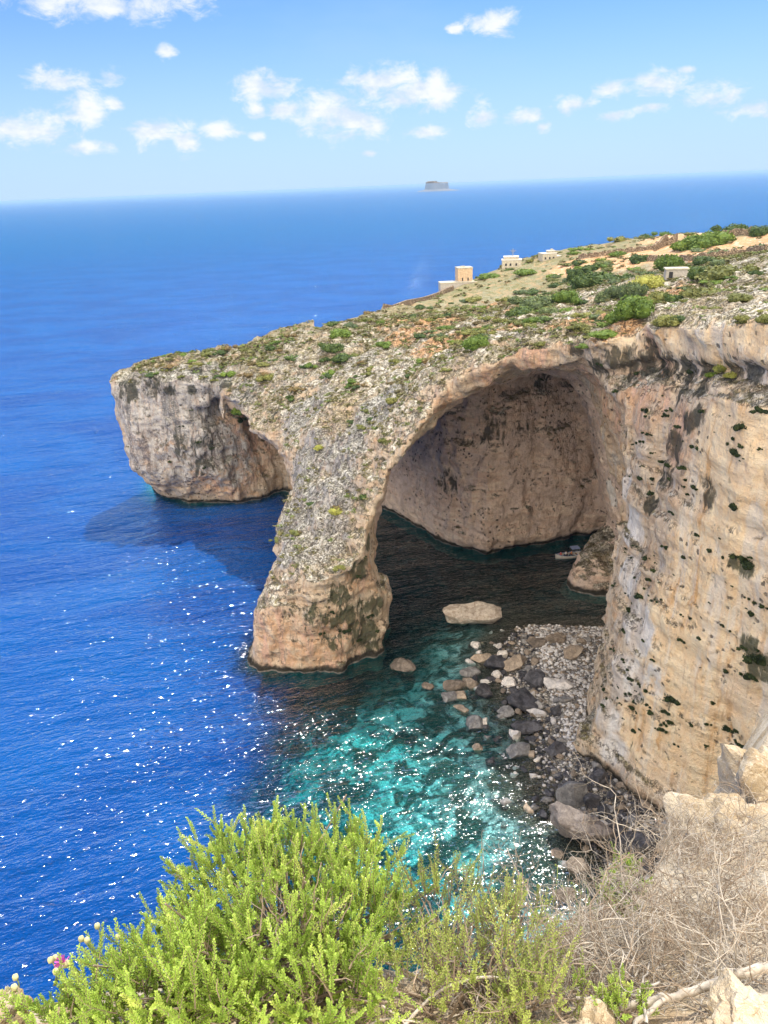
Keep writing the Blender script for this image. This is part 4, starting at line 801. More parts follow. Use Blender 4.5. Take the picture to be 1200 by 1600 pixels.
for xx, zz in ((-12, 11), (-4, 11), (6, 11), (-12, 4), (2, 4)): b = MB(); b.box((xx*k, -13*k-.03, zz*k), (3*k, .12, 4*k)); b.build('window', DARK, hb)
b = MB(); b.tube([(0, 0, 22*k), (0, 0, 37*k)], .12, 6); b.tube([(-1, 0, 34*k), (1, 0, 34*k)], .06); b.tube([(-.7, 0, 32*k), (.7, 0, 32*k)], .06); b.build('mast', STEEL, hb)
p, dist = skypos(865, 408); k = .84*dist/F
hc = empty('white_house', p+np.array([0, 6, -1.0]), R(10), label='white stepped house on the skyline, rightmost of the three houses', cat='house')
b = MB(); b.box((-4*k, 0, 8*k), (26*k, 22*k, 16*k)); b.build('wall', CREAM, hc); b = MB(); b.box((13*k, 0, 6*k), (12*k, 18*k, 12*k)); b.build('annex', WHITE, hc)
b = MB(); b.box((2*k, 1*k, 18*k), (12*k, 12*k, 5*k)); b.box((4*k, 1*k, 22*k), (4*k, 4*k, 3*k)); b.build('upper_storey', CREAM, hc)
b = MB(); b.box((-4*k, 0, 16*k+.1), (27*k, 23*k, .2)); b.box((2*k, 1*k, 20.6*k), (13*k, 13*k, .2)); b.build('roof', WHITE, hc)
for xx, zz in ((-12, 9), (-4, 9), (3, 9)): b = MB(); b.box((xx*k, -11*k-.03, zz*k), (2.6*k, .12, 3.6*k)); b.build('window', DARK, hc)
h = hit(1060, 434); p, k = h[0], h[2]/F
ht = empty('stone_hut', p+np.array([0, 1.5, -.4]), R(-12), label='small grey flat roofed stone hut half hidden by bushes on the plateau', cat='hut')
b = MB(); b.box((0, 0, 7*k), (30*k, 20*k, 14*k), taper=.96); b.build('wall', GREYW, ht); b = MB(); b.box((0, 0, 14*k+.1), (32*k, 22*k, .22)); b.build('roof', CREAM, ht); b = MB(); b.box((-8*k, -10*k-.04, 6*k), (5*k, .14, 10*k)); b.build('door', DARK, ht)
m, t = material('dry_stone'); P = t.pos(); v = t.voro(P, 2.2, out='Color'); ve = t.voro(P, 2.2, 'DISTANCE_TO_EDGE'); q = t.new('ShaderNodeSeparateColor'); t.l.new(v, q.inputs[0])
c = t.mix(q.outputs[0], (.22, .16, .11), (.44, .35, .25)); c = t.mix(t.step(ve, .09, .02), c, (.05, .04, .03)); principled(t, c, .9, t.bump(t.step(ve, 0, .25), .9, .2), .2); DRY = m
def field_wall(pts, hm, label, th=.8):
    P = []
    for (x0, y0), (x1, y1) in zip(pts[:-1], pts[1:]):
        n = max(3, int(math.hypot(x1-x0, y1-y0)/4))
        for i in range(n):
            h = hit(x0+(x1-x0)*i/n, y0+(y1-y0)*i/n)
            if h is not None and h[0][2] > 10: P.append(h[0])
    P = np.array(P)
    if len(P) < 3: return
    for _ in range(3): P[1:-1] = (P[:-2]+P[1:-1]*2+P[2:])/4
    for q in P:
        g = ground(q[0], q[1])
        if g is not None: q[2] = g[0][2]
    d = np.gradient(P, axis=0); nrm = np.stack([-d[:, 1], d[:, 0], d[:, 0]*0], 1); nrm /= np.linalg.norm(nrm, axis=1)[:, None]+1e-9
    b = MB(); s = th/2; top = hm*(1+.22*RNG.normal(size=(len(P), 1)).clip(-1.5, 1.2)); Z = np.array([0, 0, 1.0])
    prof = [P+nrm*s*1.2-Z*.8, P+nrm*s*.8+Z*top, P-nrm*s*.8+Z*top, P-nrm*s*1.2-Z*.8]; V = np.stack(prof, 1).reshape(-1, 3); Q = []
    for i in range(len(P)-1):
        for j in range(3): Q.append((i*4+j, i*4+j+1, (i+1)*4+j+1, (i+1)*4+j))
    Q += [(0, 1, 2, 3), tuple((len(P)-1)*4+j for j in (3, 2, 1, 0))]
    b.add(V, Q); tag(b.build('field_wall', DRY), label, 'stone wall')
field_wall([(600,482), (640,470), (690,460), (712,452)], 1.2, 'dark brown dry stone wall along the left edge of the plateau')
field_wall([(1012,408), (1060,407), (1110,404), (1160,397), (1200,393)], 1.3, 'long brown dry stone wall crossing the plateau to the right edge')
field_wall([(905,404), (950,398), (1000,392), (1030,388)], 1.1, 'brown dry stone wall running down the skyline left of the bright bush')
field_wall([(1022,392), (1040,383), (1062,381)], 2.4, 'short crumbling wall above the left end of the long wall')
field_wall([(1122,372), (1150,368), (1185,366)], 1.8, 'ruined wall piece on the skyline near the right edge')

# ------------------------------------------------------------------ islet on the horizon
p = sea_pt(683, 298.5); dist = np.linalg.norm(p-EYE); k = dist/F
th = np.linspace(0, 2*math.pi, 49)[:-1]; V = []; rg2 = np.random.default_rng(8)
rr = [(34, 10, -2), (27, 9, 7), (19, 7, 16), (17.4, 6.5, 22), (15.8, 5.8, 92), (13, 4.5, 100), (.1, .1, 98)]
for (a, c, z) in rr:
    sc = 1+.07*np.array([vn(np.array([3*math.cos(q)]), np.array([3*math.sin(q)]), np.array([z/25.0]), 5)[0] for q in th])
    V.append(np.stack([a*k*np.cos(th)*(sc if z < 50 else sc*(1+.05*np.sin(th*9)))+(4*k if z < 6 else 0), c*k*3*np.sin(th)*sc, np.full(48, float(z))*(13*k/100)+ (np.where(np.abs(np.cos(th)) < .35, -8, 3)+5*np.sin(th*3+1)*(z < 97)-15*(np.cos(th) > .2) if z > 50 else 0)*(.13*k)], 1))
V = np.vstack(V); Q = [(i*48+j, i*48+(j+1) % 48, (i+1)*48+(j+1) % 48, (i+1)*48+j) for i in range(len(rr)-1) for j in range(48)]
m, t = material('far_islet_rock'); P = t.pos(); n = t.noise(t.scale(P, (.02, .02, .006)), 1.0, 5, .6); principled(t, t.mix(n, (.07, .065, .06), (.20, .18, .16)), .9)
o = mesh_obj('island', V, Q, m); o.location = (p[0], p[1], 0); tag(o, 'flat topped rocky islet far out on the horizon', 'islet', kind='structure')

# ------------------------------------------------------------------ little white boat in the cave
p = sea_pt(889, 870); bt = empty('boat', (p[0], p[1], 0), R(8), label='small white open boat with a blue sunshade floating inside the cave', cat='boat')
L = 5.6; ns = 15; V = []
for i in range(ns):
    u = i/(ns-1); xx = (u-.5)*L; w = .95*(1-abs(2*u-1)**2.6)+.02+(.28 if u > .9 else 0)*0; sh = .62+.35*(2*u-1)**2
    for j in range(9):
        a = j/8*math.pi; V.append((xx*(1+.04*math.cos(a)*0), -w*math.cos(a)*(1-.05), sh-(sh+.25)*math.sin(a)**.7))
Q = [(i*9+j, (i+1)*9+j, (i+1)*9+j+1, i*9+j+1) for i in range(ns-1) for j in range(8)]
o = mesh_obj('hull', V, Q, WHITE, bt, smooth=True); sm = o.modifiers.new('s', 'SOLIDIFY'); sm.thickness = .07
b = MB(); b.tube([V[i*9] for i in range(ns)], .05, 5); b.tube([V[i*9+8] for i in range(ns)], .05, 5); b.build('gunwale', plain('blue_boat_paint', (.05, .12, .35)), bt)
b = MB(); 
for xx in (-1.6, -.5, .6, 1.6): b.box((xx, 0, .38), (.28, 1.45, .05))
b.build('bench', plain('boat_timber', (.25, .13, .06)), bt)
b = MB(); b.box((1.15, 0, 1.95), (1.7, 1.5, .06)); b.build('canopy', plain('blue_canvas', (.30, .38, .62)), bt)
for sx_ in (.4, 1.9):
    for sy_ in (-.68, .68): b = MB(); b.tube([(sx_, sy_, .4), (sx_, sy_, 1.93)], .03, 5); b.build('post', STEEL, bt)
b = MB(); b.box((2.75, 0, .75), (.35, .28, .5)); b.tube([(2.85, 0, .5), (2.85, 0, -.4)], .06, 5); b.build('outboard_motor', DARK, bt)
def person(loc, rz, shirt, label, sc=1.0):
    pts = [(0,0,.0),(0,0,.22),(0,-.01,.42),(0,-.01,.52),(0,-.02,.60),(0,-.03,.72), (.17,0,.44),(.24,-.10,.22),(.17,-.28,.14),(.12,-.34,.11), (-.17,0,.44),(-.24,-.10,.22),(-.17,-.28,.14),(-.12,-.34,.11), (.10,0,-.02),(.13,-.40,.0),(.13,-.42,-.36),(.13,-.54,-.38), (-.10,0,-.02),(-.13,-.40,.0),(-.13,-.42,-.36),(-.13,-.54,-.38)]
    rad = [.15,.14,.16,.07,.085,.09, .07,.05,.04,.045, .07,.05,.04,.045, .10,.08,.055,.045, .10,.08,.055,.045]
    ed = [(0,1),(1,2),(2,3),(3,4),(4,5),(2,6),(6,7),(7,8),(8,9),(2,10),(10,11),(11,12),(12,13),(0,14),(14,15),(15,16),(16,17),(0,18),(18,19),(19,20),(20,21)]
    me = bpy.data.meshes.new('person'); me.from_pydata([tuple(c*sc for c in q) for q in pts], ed, []); o = bpy.data.objects.new('person', me); COL.objects.link(o)
    md = o.modifiers.new('skin', 'SKIN'); 
    for v_, r_ in zip(me.skin_vertices[0].data, rad): v_.radius = (r_*sc, r_*sc)
    me.skin_vertices[0].data[0].use_root = True
    s2 = o.modifiers.new('sub', 'SUBSURF'); s2.levels = s2.render_levels = 1
    m, t = material('person_clothes'); tc = t.new('ShaderNodeTexCoord'); sp = t.new('ShaderNodeSeparateXYZ'); t.l.new(tc.outputs['Object'], sp.inputs[0])
    c = t.mix(t.step(sp.outputs[2], .51, .53), shirt, (.55, .35, .25)); c = t.mix(t.step(sp.outputs[2], .10, .06), c, (.05, .06, .12)); principled(t, c, .8); me.materials.append(m)
    V, T = ICO[2]; hr = mesh_obj('hair', V*np.array([.10, .11, .09])+np.array([0, .01, .75]), T, DARK, o, smooth=True)
    o.location = loc; o.rotation_euler = (0, 0, rz); tag(o, label, 'person', 'passengers sitting in the boat')
c8, s8 = math.cos(R(8)), math.sin(R(8))
for xx, yy, shirt, lb, rz in ((-1.6, .3, (.6, .1, .08), 'person in a red top sitting nearest the bow of the boat', -1.4), (-.5, -.3, (.1, .1, .1), 'person in a black top sitting on the second bench of the boat', -1.6), (-.5, .35, (.7, .7, .7), 'person in a white top sitting on the second bench of the boat', -1.5), (.6, .2, (.6, .25, .1), 'person in an orange top sitting at the edge of the sunshade', -1.5)):
    person((p[0]+xx*c8-yy*s8, p[1]+xx*s8+yy*c8, .45), rz+R(8), shirt, lb)

# ------------------------------------------------------------------ the ledge in the foreground
LP = [(0,1600,2.3),(300,1600,2.15),(600,1600,2.05),(850,1600,2.05),(1200,1600,2.0),(1200,1450,2.7),(1050,1450,2.9),(920,1500,2.6),(1200,1300,3.9),(1120,1340,3.8),(1020,1400,3.3),(830,1540,2.35),(640,1580,2.15),(1250,1230,4.8),(1180,1260,4.6)]
q3 = np.array([atD(*a) for a in LP]); lp = [(a[0], a[1]) for a in q3]+[(0, 0), (-2.5, 0), (2.5, 0), (0, -3), (5, 2), (6, 6), (-4, -2)]; lz = [a[2] for a in q3]+[68.35, 68.3, 68.5, 68.6, 68.2, 66.9, 68.4]
LM_ = tps_fit(lp, lz, .05)
EDGE = [(-9, -1.5), (-4, .2), tuple(atD(-40, 1575, 2.4)[:2]), tuple(atD(130, 1560, 2.45)[:2]), tuple(atD(300, 1540, 2.5)[:2]), tuple(atD(600, 1530, 2.5)[:2]), tuple(atD(790, 1500, 2.6)[:2]), tuple(atD(860, 1440, 2.95)[:2]), tuple(atD(980, 1395, 3.4)[:2]), tuple(atD(1065, 1335, 3.95)[:2]), tuple(atD(1120, 1270, 4.6)[:2]), tuple(atD(1180, 1210, 5.4)[:2]), (4.6, 6.6), (9, 8), (20, 9), (20, -12), (-9, -12)]
xs = np.arange(-7, 9, .05); ys = np.arange(-6, 9, .05); LX, LY = np.meshgrid(xs, ys, indexing='ij')
sdE = sdpoly(LX, LY, EDGE); LZ = tps_eval(LM_, LX, LY); LZ = np.clip(LZ, 64.5, 69.2)
LZ = LZ + fbm(LX, LY, LX*0, .5, 4, 70)*.05 - ridge(LX, LY, LX*0, .28, 2, 71)*.02 - np.maximum(sdE, 0)*3.2
LXo = LX+fbm(LX, LY, LZ, .6, 2, 75)*.08*(sdE > 0); LYo = LY+fbm(LX, LY, LZ, .6, 2, 76)*.08*(sdE > 0)
o = mesh_obj('ledge', np.stack([LXo.ravel(), LYo.ravel(), LZ.ravel()], 1), grid_faces(len(xs), len(ys)), None, smooth=True); LEDGE = o
m, t = material('ledge_limestone'); P = t.pos(); n = t.noise(P, 1.6, 6, .65, .5); n2 = t.noise(P, 9, 6, .7); n3 = t.noise(P, 45, 3, .6)
c = t.mix(t.step(n, .35, .62), (.34, .25, .14), (.52, .44, .32)); c = t.mix(t.math('MULTIPLY', t.step(n2, .5, .66), .6), c, (.30, .20, .11)); c = t.mix(t.math('MULTIPLY', t.step(n3, .5, .7), .4), c, (.70, .64, .52))
principled(t, c, .9, t.bump(t.math('ADD', n2, t.math('MULTIPLY', n3, .3)), .8, .05), .2); LEDM = m
o.data.materials.clear(); o.data.materials.append(m); tag(o, 'pale limestone ledge at the viewpoint in the foreground', 'ledge', kind='structure')
# the sea cliff beneath the viewpoint, joining the right cliff
xs = np.arange(-60, 130, 1.5); ys = np.arange(-80, 64, 1.5); CX, CY = np.meshgrid(xs, ys, indexing='ij')
CE = [(-60, -30), (-25, -10), (-7, -2), (-2, 0.5), (2, 2.0), (4.5, 4.5), (12, 14), (28, 30), (40, 42), (46, 50), (58, 56), (130, 58), (130, -80), (-60, -80)]
sc_ = sdpoly(CX, CY, CE); CZ = np.where(sc_ > 0, 66-sc_*3.0, 67.4-np.clip(sc_+6, -6, 0)*0)
CZ = np.where(sc_ < 0, 62+np.minimum(-sc_, 4)*1.2, CZ-4)+fbm(CX, CY, CZ, 7, 3, 80)*1.0; CZ = np.where((np.abs(CX) < 8) & (np.abs(CY) < 8), np.minimum(CZ, 62.5), CZ); CZ = np.where(CX > 38, np.minimum(CZ, 58), CZ); CZ = np.maximum(CZ, -3)
o = mesh_obj('cliff', np.stack([CX.ravel(), CY.ravel(), CZ.ravel()], 1), grid_faces(len(xs), len(ys)), ROCK, smooth=True); tag(o, 'limestone sea cliff falling from the viewpoint', 'cliff', kind='structure')
for kk in list(zs)+['far']: fattr(o, kk, np.full(CX.size, .7 if kk == 'yellow' else 0.0))

# sunlit rocks
def rock(name, x, y, s, size, seed, label, rz=0, tilt=0, sub=4, cuts=12, rough=.2, ry=0):
    V, T = boulder_shape(seed, size, 5 if sub == 4 else 4, cuts+8, rough); o = mesh_obj(name, V, T, LEDM, smooth=True); o.data.set_sharp_from_angle(angle=R(30)); o.location = atD(x, y, s); o.rotation_euler = (tilt, ry, rz); return tag(o, label, 'rock')
rock('foreground_rock', 1215, 1290, 5.2, (.66, .9, 1.15), 61, 'yellow sunlit crag rising at the right edge above the dry twigs', tilt=.2, ry=-.35)
rock('foreground_rock', 1165, 1350, 4.4, (.62, .8, .75), 62, 'broad sunlit rock shoulder under the dry twigs', rz=.5, ry=-.5)
rock('foreground_rock', 1175, 1590, 2.0, (.17, .2, .13), 63, 'pale sunlit stone in the bottom right corner', sub=3)
rock('foreground_rock', 935, 1600, 2.0, (.11, .12, .07), 64, 'small pale stone at the bottom edge below the dry bush', sub=3)
rock('foreground_rock', 8, 1588, 2.2, (.10, .12, .10), 65, 'white stone in the bottom left corner beside the flower stalks', sub=3)

# ------------------------------------------------------------------ foreground plants
def leafy(name, c1, c2, trans=.42):
    m, t = material(name); a = t.attr('tint'); P = t.pos(); n = t.noise(P, 9, 3, .6)
    c = t.ramp(t.math('ADD', t.math('MULTIPLY', a, .75), t.math('MULTIPLY', n, .35)), [(.1, c1), (.62, c2), (.9, (.74, .80, .24)), (1.0, (.82, .74, .40))])
    b = principled(t, c, .5, None, .35); tl = t.new('ShaderNodeBsdfTranslucent'); t.put(tl.inputs[0], c); mx = t.new('ShaderNodeMixShader'); mx.inputs[0].default_value = trans
    t.l.new(b.outputs[0], mx.inputs[1]); t.l.new(tl.outputs[0], mx.inputs[2]); t.l.new(mx.outputs[0], t.out.inputs[0]); return m
LEAF = leafy('succulent_leaf', (.27, .40, .055), (.56, .72, .15)); LEAF2 = leafy('feathery_leaf', (.26, .34, .07), (.48, .56, .14)); TWIGM = plain('dry_twig', (.30, .235, .17), .85, .35, .002, 20); TWIGP = plain('bleached_twig', (.44, .39, .32), .8, .5, .002, 20); STEMG = plain('green_stalk', (.24, .30, .08), .7, .3, .001, 20)
def nrmz(v): return v/(np.linalg.norm(v)+1e-9)
WUP = np.array([0, 0, 1.0])
def sprig(tb, LVs, LTs, off, p0, d0, L, leafn, ll, lw, stemr, rg, curve=.4, side=0):
    n = 7; pts = [p0]; d = d0
    for i in range(n-1): d = nrmz(d+WUP*curve*.16+rg.normal(size=3)*.07); pts.append(pts[-1]+d*L/(n-1))
    pts = np.array(pts); tb.tube(pts, list(np.linspace(stemr, stemr*.4, n)), 3)
    m_ = leafn; u = np.linspace(.16, 1.0, m_); seg = np.clip((u*(n-1)).astype(int), 0, n-2); fr = u*(n-1)-seg
    base = pts[seg]*(1-fr)[:, None]+pts[seg+1]*fr[:, None]; T = pts[seg+1]-pts[seg]; T /= np.linalg.norm(T, axis=1)[:, None]
    ref = nrmz(rg.normal(size=3)); A = np.cross(T, ref); A /= np.linalg.norm(A, axis=1)[:, None]+1e-9; B = np.cross(T, A)
    ang = np.arange(m_)*2.4+rg.uniform(0, 6); out = A*np.cos(ang)[:, None]+B*np.sin(ang)[:, None]
    dirn = out*.85+T*(.45+.6*u[:, None]); dirn /= np.linalg.norm(dirn, axis=1)[:, None]; w = np.cross(dirn, T); w /= np.linalg.norm(w, axis=1)[:, None]+1e-9; nn = np.cross(w, dirn)
    l = (ll*(1-.45*u)*rg.uniform(.75, 1.2, m_))[:, None]; ww = lw*rg.uniform(.8, 1.2, m_)[:, None]
    tip = base+dirn*l; mid = base+dirn*l*.55
    V = np.stack([base, mid+w*ww+nn*ww*.2, tip, mid-w*ww+nn*ww*.2, mid-nn*ww*.9], 1).reshape(-1, 3)
    i0 = off+np.arange(m_)*5; T_ = np.stack([np.stack([i0, i0+1, i0+4], 1), np.stack([i0+1, i0+2, i0+4], 1), np.stack([i0+2, i0+3, i0+4], 1), np.stack([i0+3, i0, i0+4], 1), np.stack([i0, i0+3, i0+2], 1), np.stack([i0, i0+2, i0+1], 1)], 1).reshape(-1, 3)
    LVs.append(V); LTs.append(T_); return off+len(V), pts
def shrub(name, lumps, root, nsprig, L, leafn, ll, lw, leafm, stemm, label, seed, dead=.12, curve=.5):
    """lumps: (photo x, y, distance, radius m, share) -- domes of foliage around woody limbs that start at root"""
    rg = np.random.default_rng(seed); t_ = MB(); LVs, LTs, tint, off = [], [], [], 0; root = np.array(root); dm = MB(); C = [(atD(x, y, s), r, w) for (x, y, s, r, w) in lumps]; W = np.array([c[2] for c in C], float); W /= W.sum()
    for c, r, w in C:                                        # woody limbs
        for _ in range(int(10+30*w)):
            e = c+rg.normal(size=3)*r*.38; q = root+(c-root)*rg.uniform(.1, .6)+rg.normal(size=3)*r*.2; mid = (q+e)/2+rg.normal(size=3)*r*.12
            u = np.linspace(0, 1, 7)[:, None]; P = q*(1-u)**2+2*mid*u*(1-u)+e*u*u; P[1:-1] += rg.normal(size=(5, 3))*r*.02; t_.tube(P, list(np.linspace(.0055, .0022, 7)), 5)
    for _ in range(nsprig):
        i = rg.choice(len(C), p=W); c, r, w = C[i]; d = rg.normal(size=3); d = nrmz(d); 
        if d[2] < -.25: d[2] = -d[2]
        toward = nrmz(EYE-c)
        if d@toward < -.55: d = d-2*(d@toward)*toward*rg.uniform(.3, 1)
        d = nrmz(d); p0 = c+d*r*rg.uniform(.45, .86); dirn = nrmz(d*.9+WUP*.75+rg.normal(size=3)*.36); Ls = L*rg.uniform(.6, 1.25)
        old = off; tt = rg.normal(.36, .24)+.12*d[2]
        pu, pv_, _w = project(p0[None])
        if rg.random() < (dead if math.hypot(pu[0]-465, (pv_[0]-1440)*1.3) > 75 else max(dead, .6)): 
            pt = [p0]; dd = dirn
            for _k in range(5): dd = nrmz(dd+rg.normal(size=3)*.3); pt.append(pt[-1]+dd*Ls*.16)
            t_.tube(pt, list(np.linspace(.0022, .0009, 6)), 3); continue
        off, pts = sprig(t_, LVs, LTs, off, p0, dirn, Ls, leafn, ll, lw, .0016, rg, curve)
        tint.append(np.clip(np.full(off-old, tt)+rg.normal(size=off-old)*.07, 0, .92))
        for _k in range(rg.integers(1, 4)):                  # side shoots
            j = rg.integers(1, 5); old = off; off, _p = sprig(t_, LVs, LTs, off, pts[j], nrmz(dirn+rg.normal(size=3)*.55), Ls*rg.uniform(.3, .55), int(leafn*.5), ll*.9, lw*.9, .0011, rg, curve); tint.append(np.clip(np.full(off-old, tt)+rg.normal(size=off-old)*.07, 0, .92))
    rt = empty(name, root, 0, label=label, cat='shrub')
    def sh(o): o.data.transform(Matrix.Translation(-Vector(root))); return o
    fo = sh(mesh_obj('foliage', np.vstack(LVs), np.vstack(LTs), leafm, rt)); fattr(fo, 'tint', np.concatenate(tint)); sh(t_.build('stems', stemm, rt))
    if dm.n: sh(dm.build('dead_twigs', TWIGP, rt))
    return rt
shrub('leafy_shrub', [(440,1455,2.35,.27,1.0),(540,1410,2.45,.21,.7),(370,1415,2.40,.19,.55),(300,1535,2.25,.17,.7),(215,1605,2.15,.15,.6),(110,1665,2.1,.13,.45),(430,1540,2.1,.24,.9),(550,1480,2.2,.16,.6),(300,1600,2.0,.2,.6),(520,1600,1.98,.15,.35)],
      atD(430, 1570, 2.6), 1150, .12, 60, .012, .0022, LEAF, TWIGM, 'large bright yellow green shrub filling the bottom left and middle', 21, .14)
shrub('feathery_shrub', [(690,1460,2.35,.16,.6),(740,1560,2.1,.15,.6),(800,1500,2.2,.11,.5),(640,1580,2.05,.14,.4),(840,1580,2.05,.10,.3)], atD(740, 1620, 2.3), 300, .13, 40, .012, .0016, LEAF2, TWIGM, 'thin feathery green shrub with many bare twigs right of the large shrub', 22, .30, .9)
shrub('small_shrub', [(975,1385,3.25,.085,1.0),(950,1420,3.15,.06,.5)], atD(985, 1450, 3.2), 60, .07, 34, .011, .0022, LEAF, TWIGM, 'small yellow green sprig above the beach at the edge of the ledge', 23, .1)
shrub('small_shrub', [(975,1590,2.05,.05,1.0),(930,1560,2.1,.04,.5)], atD(960, 1610, 2.08), 34, .06, 34, .010, .0018, LEAF, TWIGM, 'tiny green sprig at the bottom edge inside the dry bush', 24, .1)

def thicket(name, vols, root, n, L, label, seed, mats=(None, None), rad=.0022):
    rg = np.random.default_rng(seed); A, B = MB(), MB(); root = np.array(root); C = [(atD(x, y, s), r, w) for (x, y, s, r, w) in vols]; W = np.array([c[2] for c in C], float); W /= W.sum()
    def branch(mb, p, d, L, r, lev):
        k = 6; pts = [p]; 
        for i in range(k-1): d = nrmz(d+rg.normal(size=3)*.24); pts.append(pts[-1]+d*L/(k-1))
        mb.tube(pts, list(np.linspace(r, r*.45, k)), 4 if r > .0015 else 3)
        if lev > 0:
            for _ in range(rg.integers(2, 5)):
                j = rg.integers(1, k); side = nrmz(np.cross(d, rg.normal(size=3))); branch(mb, pts[j], nrmz(d*.7+side*.9), L*rg.uniform(.4, .7), r*.6, lev-1)
    for i in range(n):
        c, r, w = C[rg.choice(len(C), p=W)]; p = c+rg.normal(size=3)*np.array([r, r, r*.45])*.55; d = nrmz(rg.normal(size=3)*np.array([1, 1, .45])+WUP*.32)
        branch(A if rg.random() < .55 else B, p, d, L*rg.uniform(.6, 1.3), rad*rg.uniform(.6, 1.3), 2)
    rt = empty(name, root, 0, label=label, cat='dead shrub')
    for mb, nm, mt in ((A, 'bleached_twigs', TWIGP), (B, 'brown_twigs', TWIGM)):
        o = mb.build(nm, mt, rt, smooth=True); o.data.transform(Matrix.Translation(-Vector(root)))
    return rt, root
dry, droot = thicket('dry_shrub', [(1130,1370,3.5,.24,1.0),(1200,1330,3.9,.26,.8),(1060,1430,3.0,.2,1.0),(1170,1460,2.7,.25,1.2),(960,1480,2.65,.15,.9),(1060,1530,2.35,.19,1.0),(880,1530,2.35,.12,.6),(950,1570,2.15,.14,.7),(1180,1560,2.2,.16,.7),(1090,1330,3.9,.16,.5),(1180,1250,4.7,.12,.2)],
        atD(1100, 1500, 2.8), 820, .20, 'tangled leafless bush of bleached grey twigs filling the bottom right', 31)
b = MB(); rgb = np.random.default_rng(5)
def limb(pl, r0, r1):
    P = [atD(*q) for q in pl]; u = np.linspace(0, len(P)-1, len(P)*4); P = np.array([np.interp(u, range(len(P)), [q[i] for q in P]) for i in range(3)]).T; P[1:-1] += rgb.normal(size=(len(P)-2, 3))*.003; b.tube(P-droot, list(np.linspace(r0, r1, len(P))), 7)
limb([(1215,1508,2.15),(1150,1522,2.1),(1090,1545,2.06),(1040,1560,2.05),(980,1572,2.04),(930,1592,2.04)], .011, .007); limb([(1040,1560,2.05),(1000,1590,1.98),(985,1620,1.95)], .006, .005)
limb([(900,1560,2.05),(940,1558,2.06),(1000,1552,2.05),(1030,1535,2.1)], .004, .003); limb([(1010,1600,1.95),(1000,1555,2.05),(1015,1500,2.2)], .0035, .002)
b.build('limb', TWIGP, dry, smooth=True)
thicket('dry_shrub', [(730,1510,2.3,.13,1.0),(660,1560,2.15,.13,.8),(800,1560,2.15,.13,1.0),(840,1480,2.45,.11,.7)], atD(740, 1600, 2.2), 150, .14, 'sparse grey brown twigs woven among the feathery green shrub', 32, rad=.0018)
for pl, r, lb in (([(592,1660,1.95),(640,1590,1.98),(690,1540,2.0),(760,1524,2.02),(790,1530,2.03)], .0045, 'long pale curved dead stem arching over the bottom middle'), ([(560,1610,1.9),(600,1590,1.92),(660,1598,1.93)], .003, 'short pale dead stem at the bottom edge'), ([(598,1572,2.0),(625,1590,1.98),(640,1610,1.96)], .003, 'forked pale twig near the curved dead stem')):
    P = np.array([atD(*q) for q in pl]); u = np.linspace(0, len(P)-1, 16); P = np.array([np.interp(u, range(len(P)), P[:, i]) for i in range(3)]).T
    for _ in range(3): P[1:-1] = (P[:-2]+2*P[1:-1]+P[2:])/4
    b = MB(); b.tube(P, list(np.linspace(r, r*.6, 16)), 6); tag(b.build('dead_stem', TWIGP, smooth=True), lb, 'stem')
# knapweed stalks with round heads, one of them in flower
HEAD = plain('straw_flower_head', (.52, .50, .26), .8, .3, .001, 60)
def stalk(x, y, xb, yb, s, label, r=.0075, flower=False, open_=False):
    top, base = atD(x, y, s), atD(xb, yb, s+.03); rt = empty('flower_stalk', base, 0, label=label, cat='wild flower'); b = MB(); u = np.linspace(0, 1, 8)[:, None]; P = base*(1-u)+top*u+np.array([.01, 0, 0])*np.sin(u*3)
    b.tube(P-base, list(np.linspace(.0022, .0015, 8)), 5); b.build('stem', STEMG, rt, smooth=True)
    V, T = ICO[2]; V = V*(1+.10*np.sin(V[:, :1]*14)*np.sin(V[:, 1:2]*14)); hd = mesh_obj('flower_head', V*r*np.array([1, 1, 1.15])+(top-base), T, HEAD, rt, smooth=True)
    if flower or open_:
        rg = np.random.default_rng(4); Vv, Tt = [], []; ax = nrmz(np.array([-.5, -.2, .8]) if flower else np.array([-.5, -.4, .3])); c = top-base+ax*r*.8; n = 46
        for i in range(n):
            d = nrmz(ax*1.0+rg.normal(size=3)*(.62 if flower else .4)); e = c+d*r*(2.3 if flower else 1.6); w = nrmz(np.cross(d, rg.normal(size=3)))*r*.17; k = len(Vv)*1
            Vv += [c-w*.4, c+w*.4, e+w, e-w]; Tt.append((k, k+1, k+2, k+3))
        mesh_obj('petals', Vv, Tt, plain('magenta_petal', (.62, .14, .50) if flower else (.6, .57, .36), .6, .2, .0005, 50), rt)
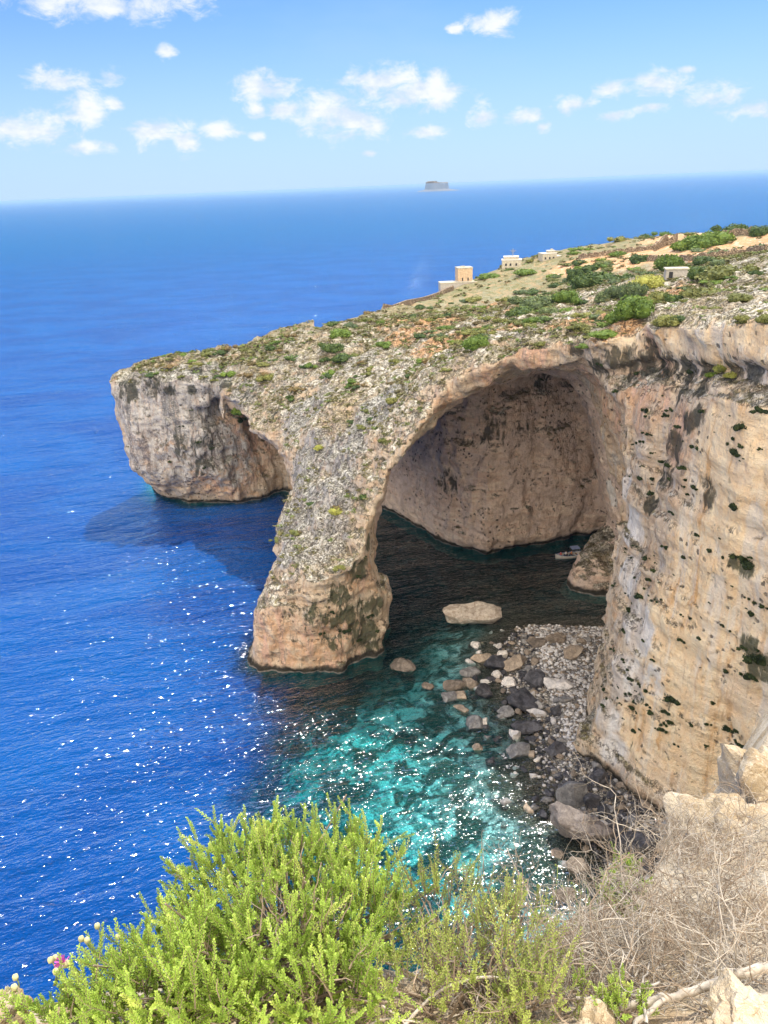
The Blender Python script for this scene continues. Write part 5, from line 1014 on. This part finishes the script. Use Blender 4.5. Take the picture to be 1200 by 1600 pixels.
for a in ((24,1527,22,1562,2.2,'short stalk with a round head nearest the left edge'),(152,1447,150,1510,2.2,'tallest thin stalk with a small round head'),(127,1467,148,1508,2.2,'left head of the close pair of stalks'),(136,1469,148,1508,2.19,'right head of the close pair of stalks'),(184,1464,186,1490,2.2,'single stalk sticking out of the shrub right of the tallest one'),
          (79,1500,84,1540,2.2,'stalk with a round head left of the pink flower'),(86,1497,86,1540,2.21,'smaller head just behind the one left of the pink flower'),(87,1518,108,1540,2.18,'low round head just under the pink flower')): stalk(*a)
stalk(103, 1506, 124, 1524, 2.2, 'open pink purple thistle like flower above the bright shrub', .009, flower=True)
stalk(22, 1543, 22, 1575, 2.17, 'withered open cream head beside the left edge', .008, open_=True)
# grass stalks with tiny bud tips over the beach
for i, (x, y, xb, yb) in enumerate(((862,1400,872,1452),(878,1385,890,1450),(893,1380,900,1450),(912,1378,918,1445),(926,1372,930,1440),(848,1412,866,1470),(905,1392,890,1455),(836,1395,856,1460),(868,1352,856,1440),(935,1385,920,1450))):
    top, base = atD(x, y, 2.95), atD(xb, yb+10, 2.95); b = MB(); u = np.linspace(0, 1, 6)[:, None]; b.tube(base*(1-u)+top*u+np.array([.012, 0, 0])*np.sin(u*2.5), list(np.linspace(.0016, .0011, 6)), 4); V, T = ICO[1]; b.add(V*[.0042, .0042, .006]+top, None, T)
    tag(b.build('grass_stalk', STEMG, smooth=True), 'thin green stalk with a tiny bud tip standing against the dark water', 'grass stalk', 'green stalks at the edge of the ledge')

# ------------------------------------------------------------------ the sea air
b = MB(); b.box((0, 2500, 34.2), (70000, 95000, 77)); hzo = b.build('haze', None); tag(hzo, 'thin blue sea haze', 'haze', kind='stuff')
hm = bpy.data.materials.new('haze'); hm.use_nodes = True; ht_ = NT(hm.node_tree); ht_.n.clear(); ho = ht_.new('ShaderNodeOutputMaterial'); pv = ht_.new('ShaderNodeVolumePrincipled')
pv.inputs['Color'].default_value = (.36, .58, .86, 1); pv.inputs['Density'].default_value = 7e-5; pv.inputs['Anisotropy'].default_value = .1; ht_.l.new(pv.outputs[0], ho.inputs['Volume'])
hzo.data.materials.clear(); hzo.data.materials.append(hm)
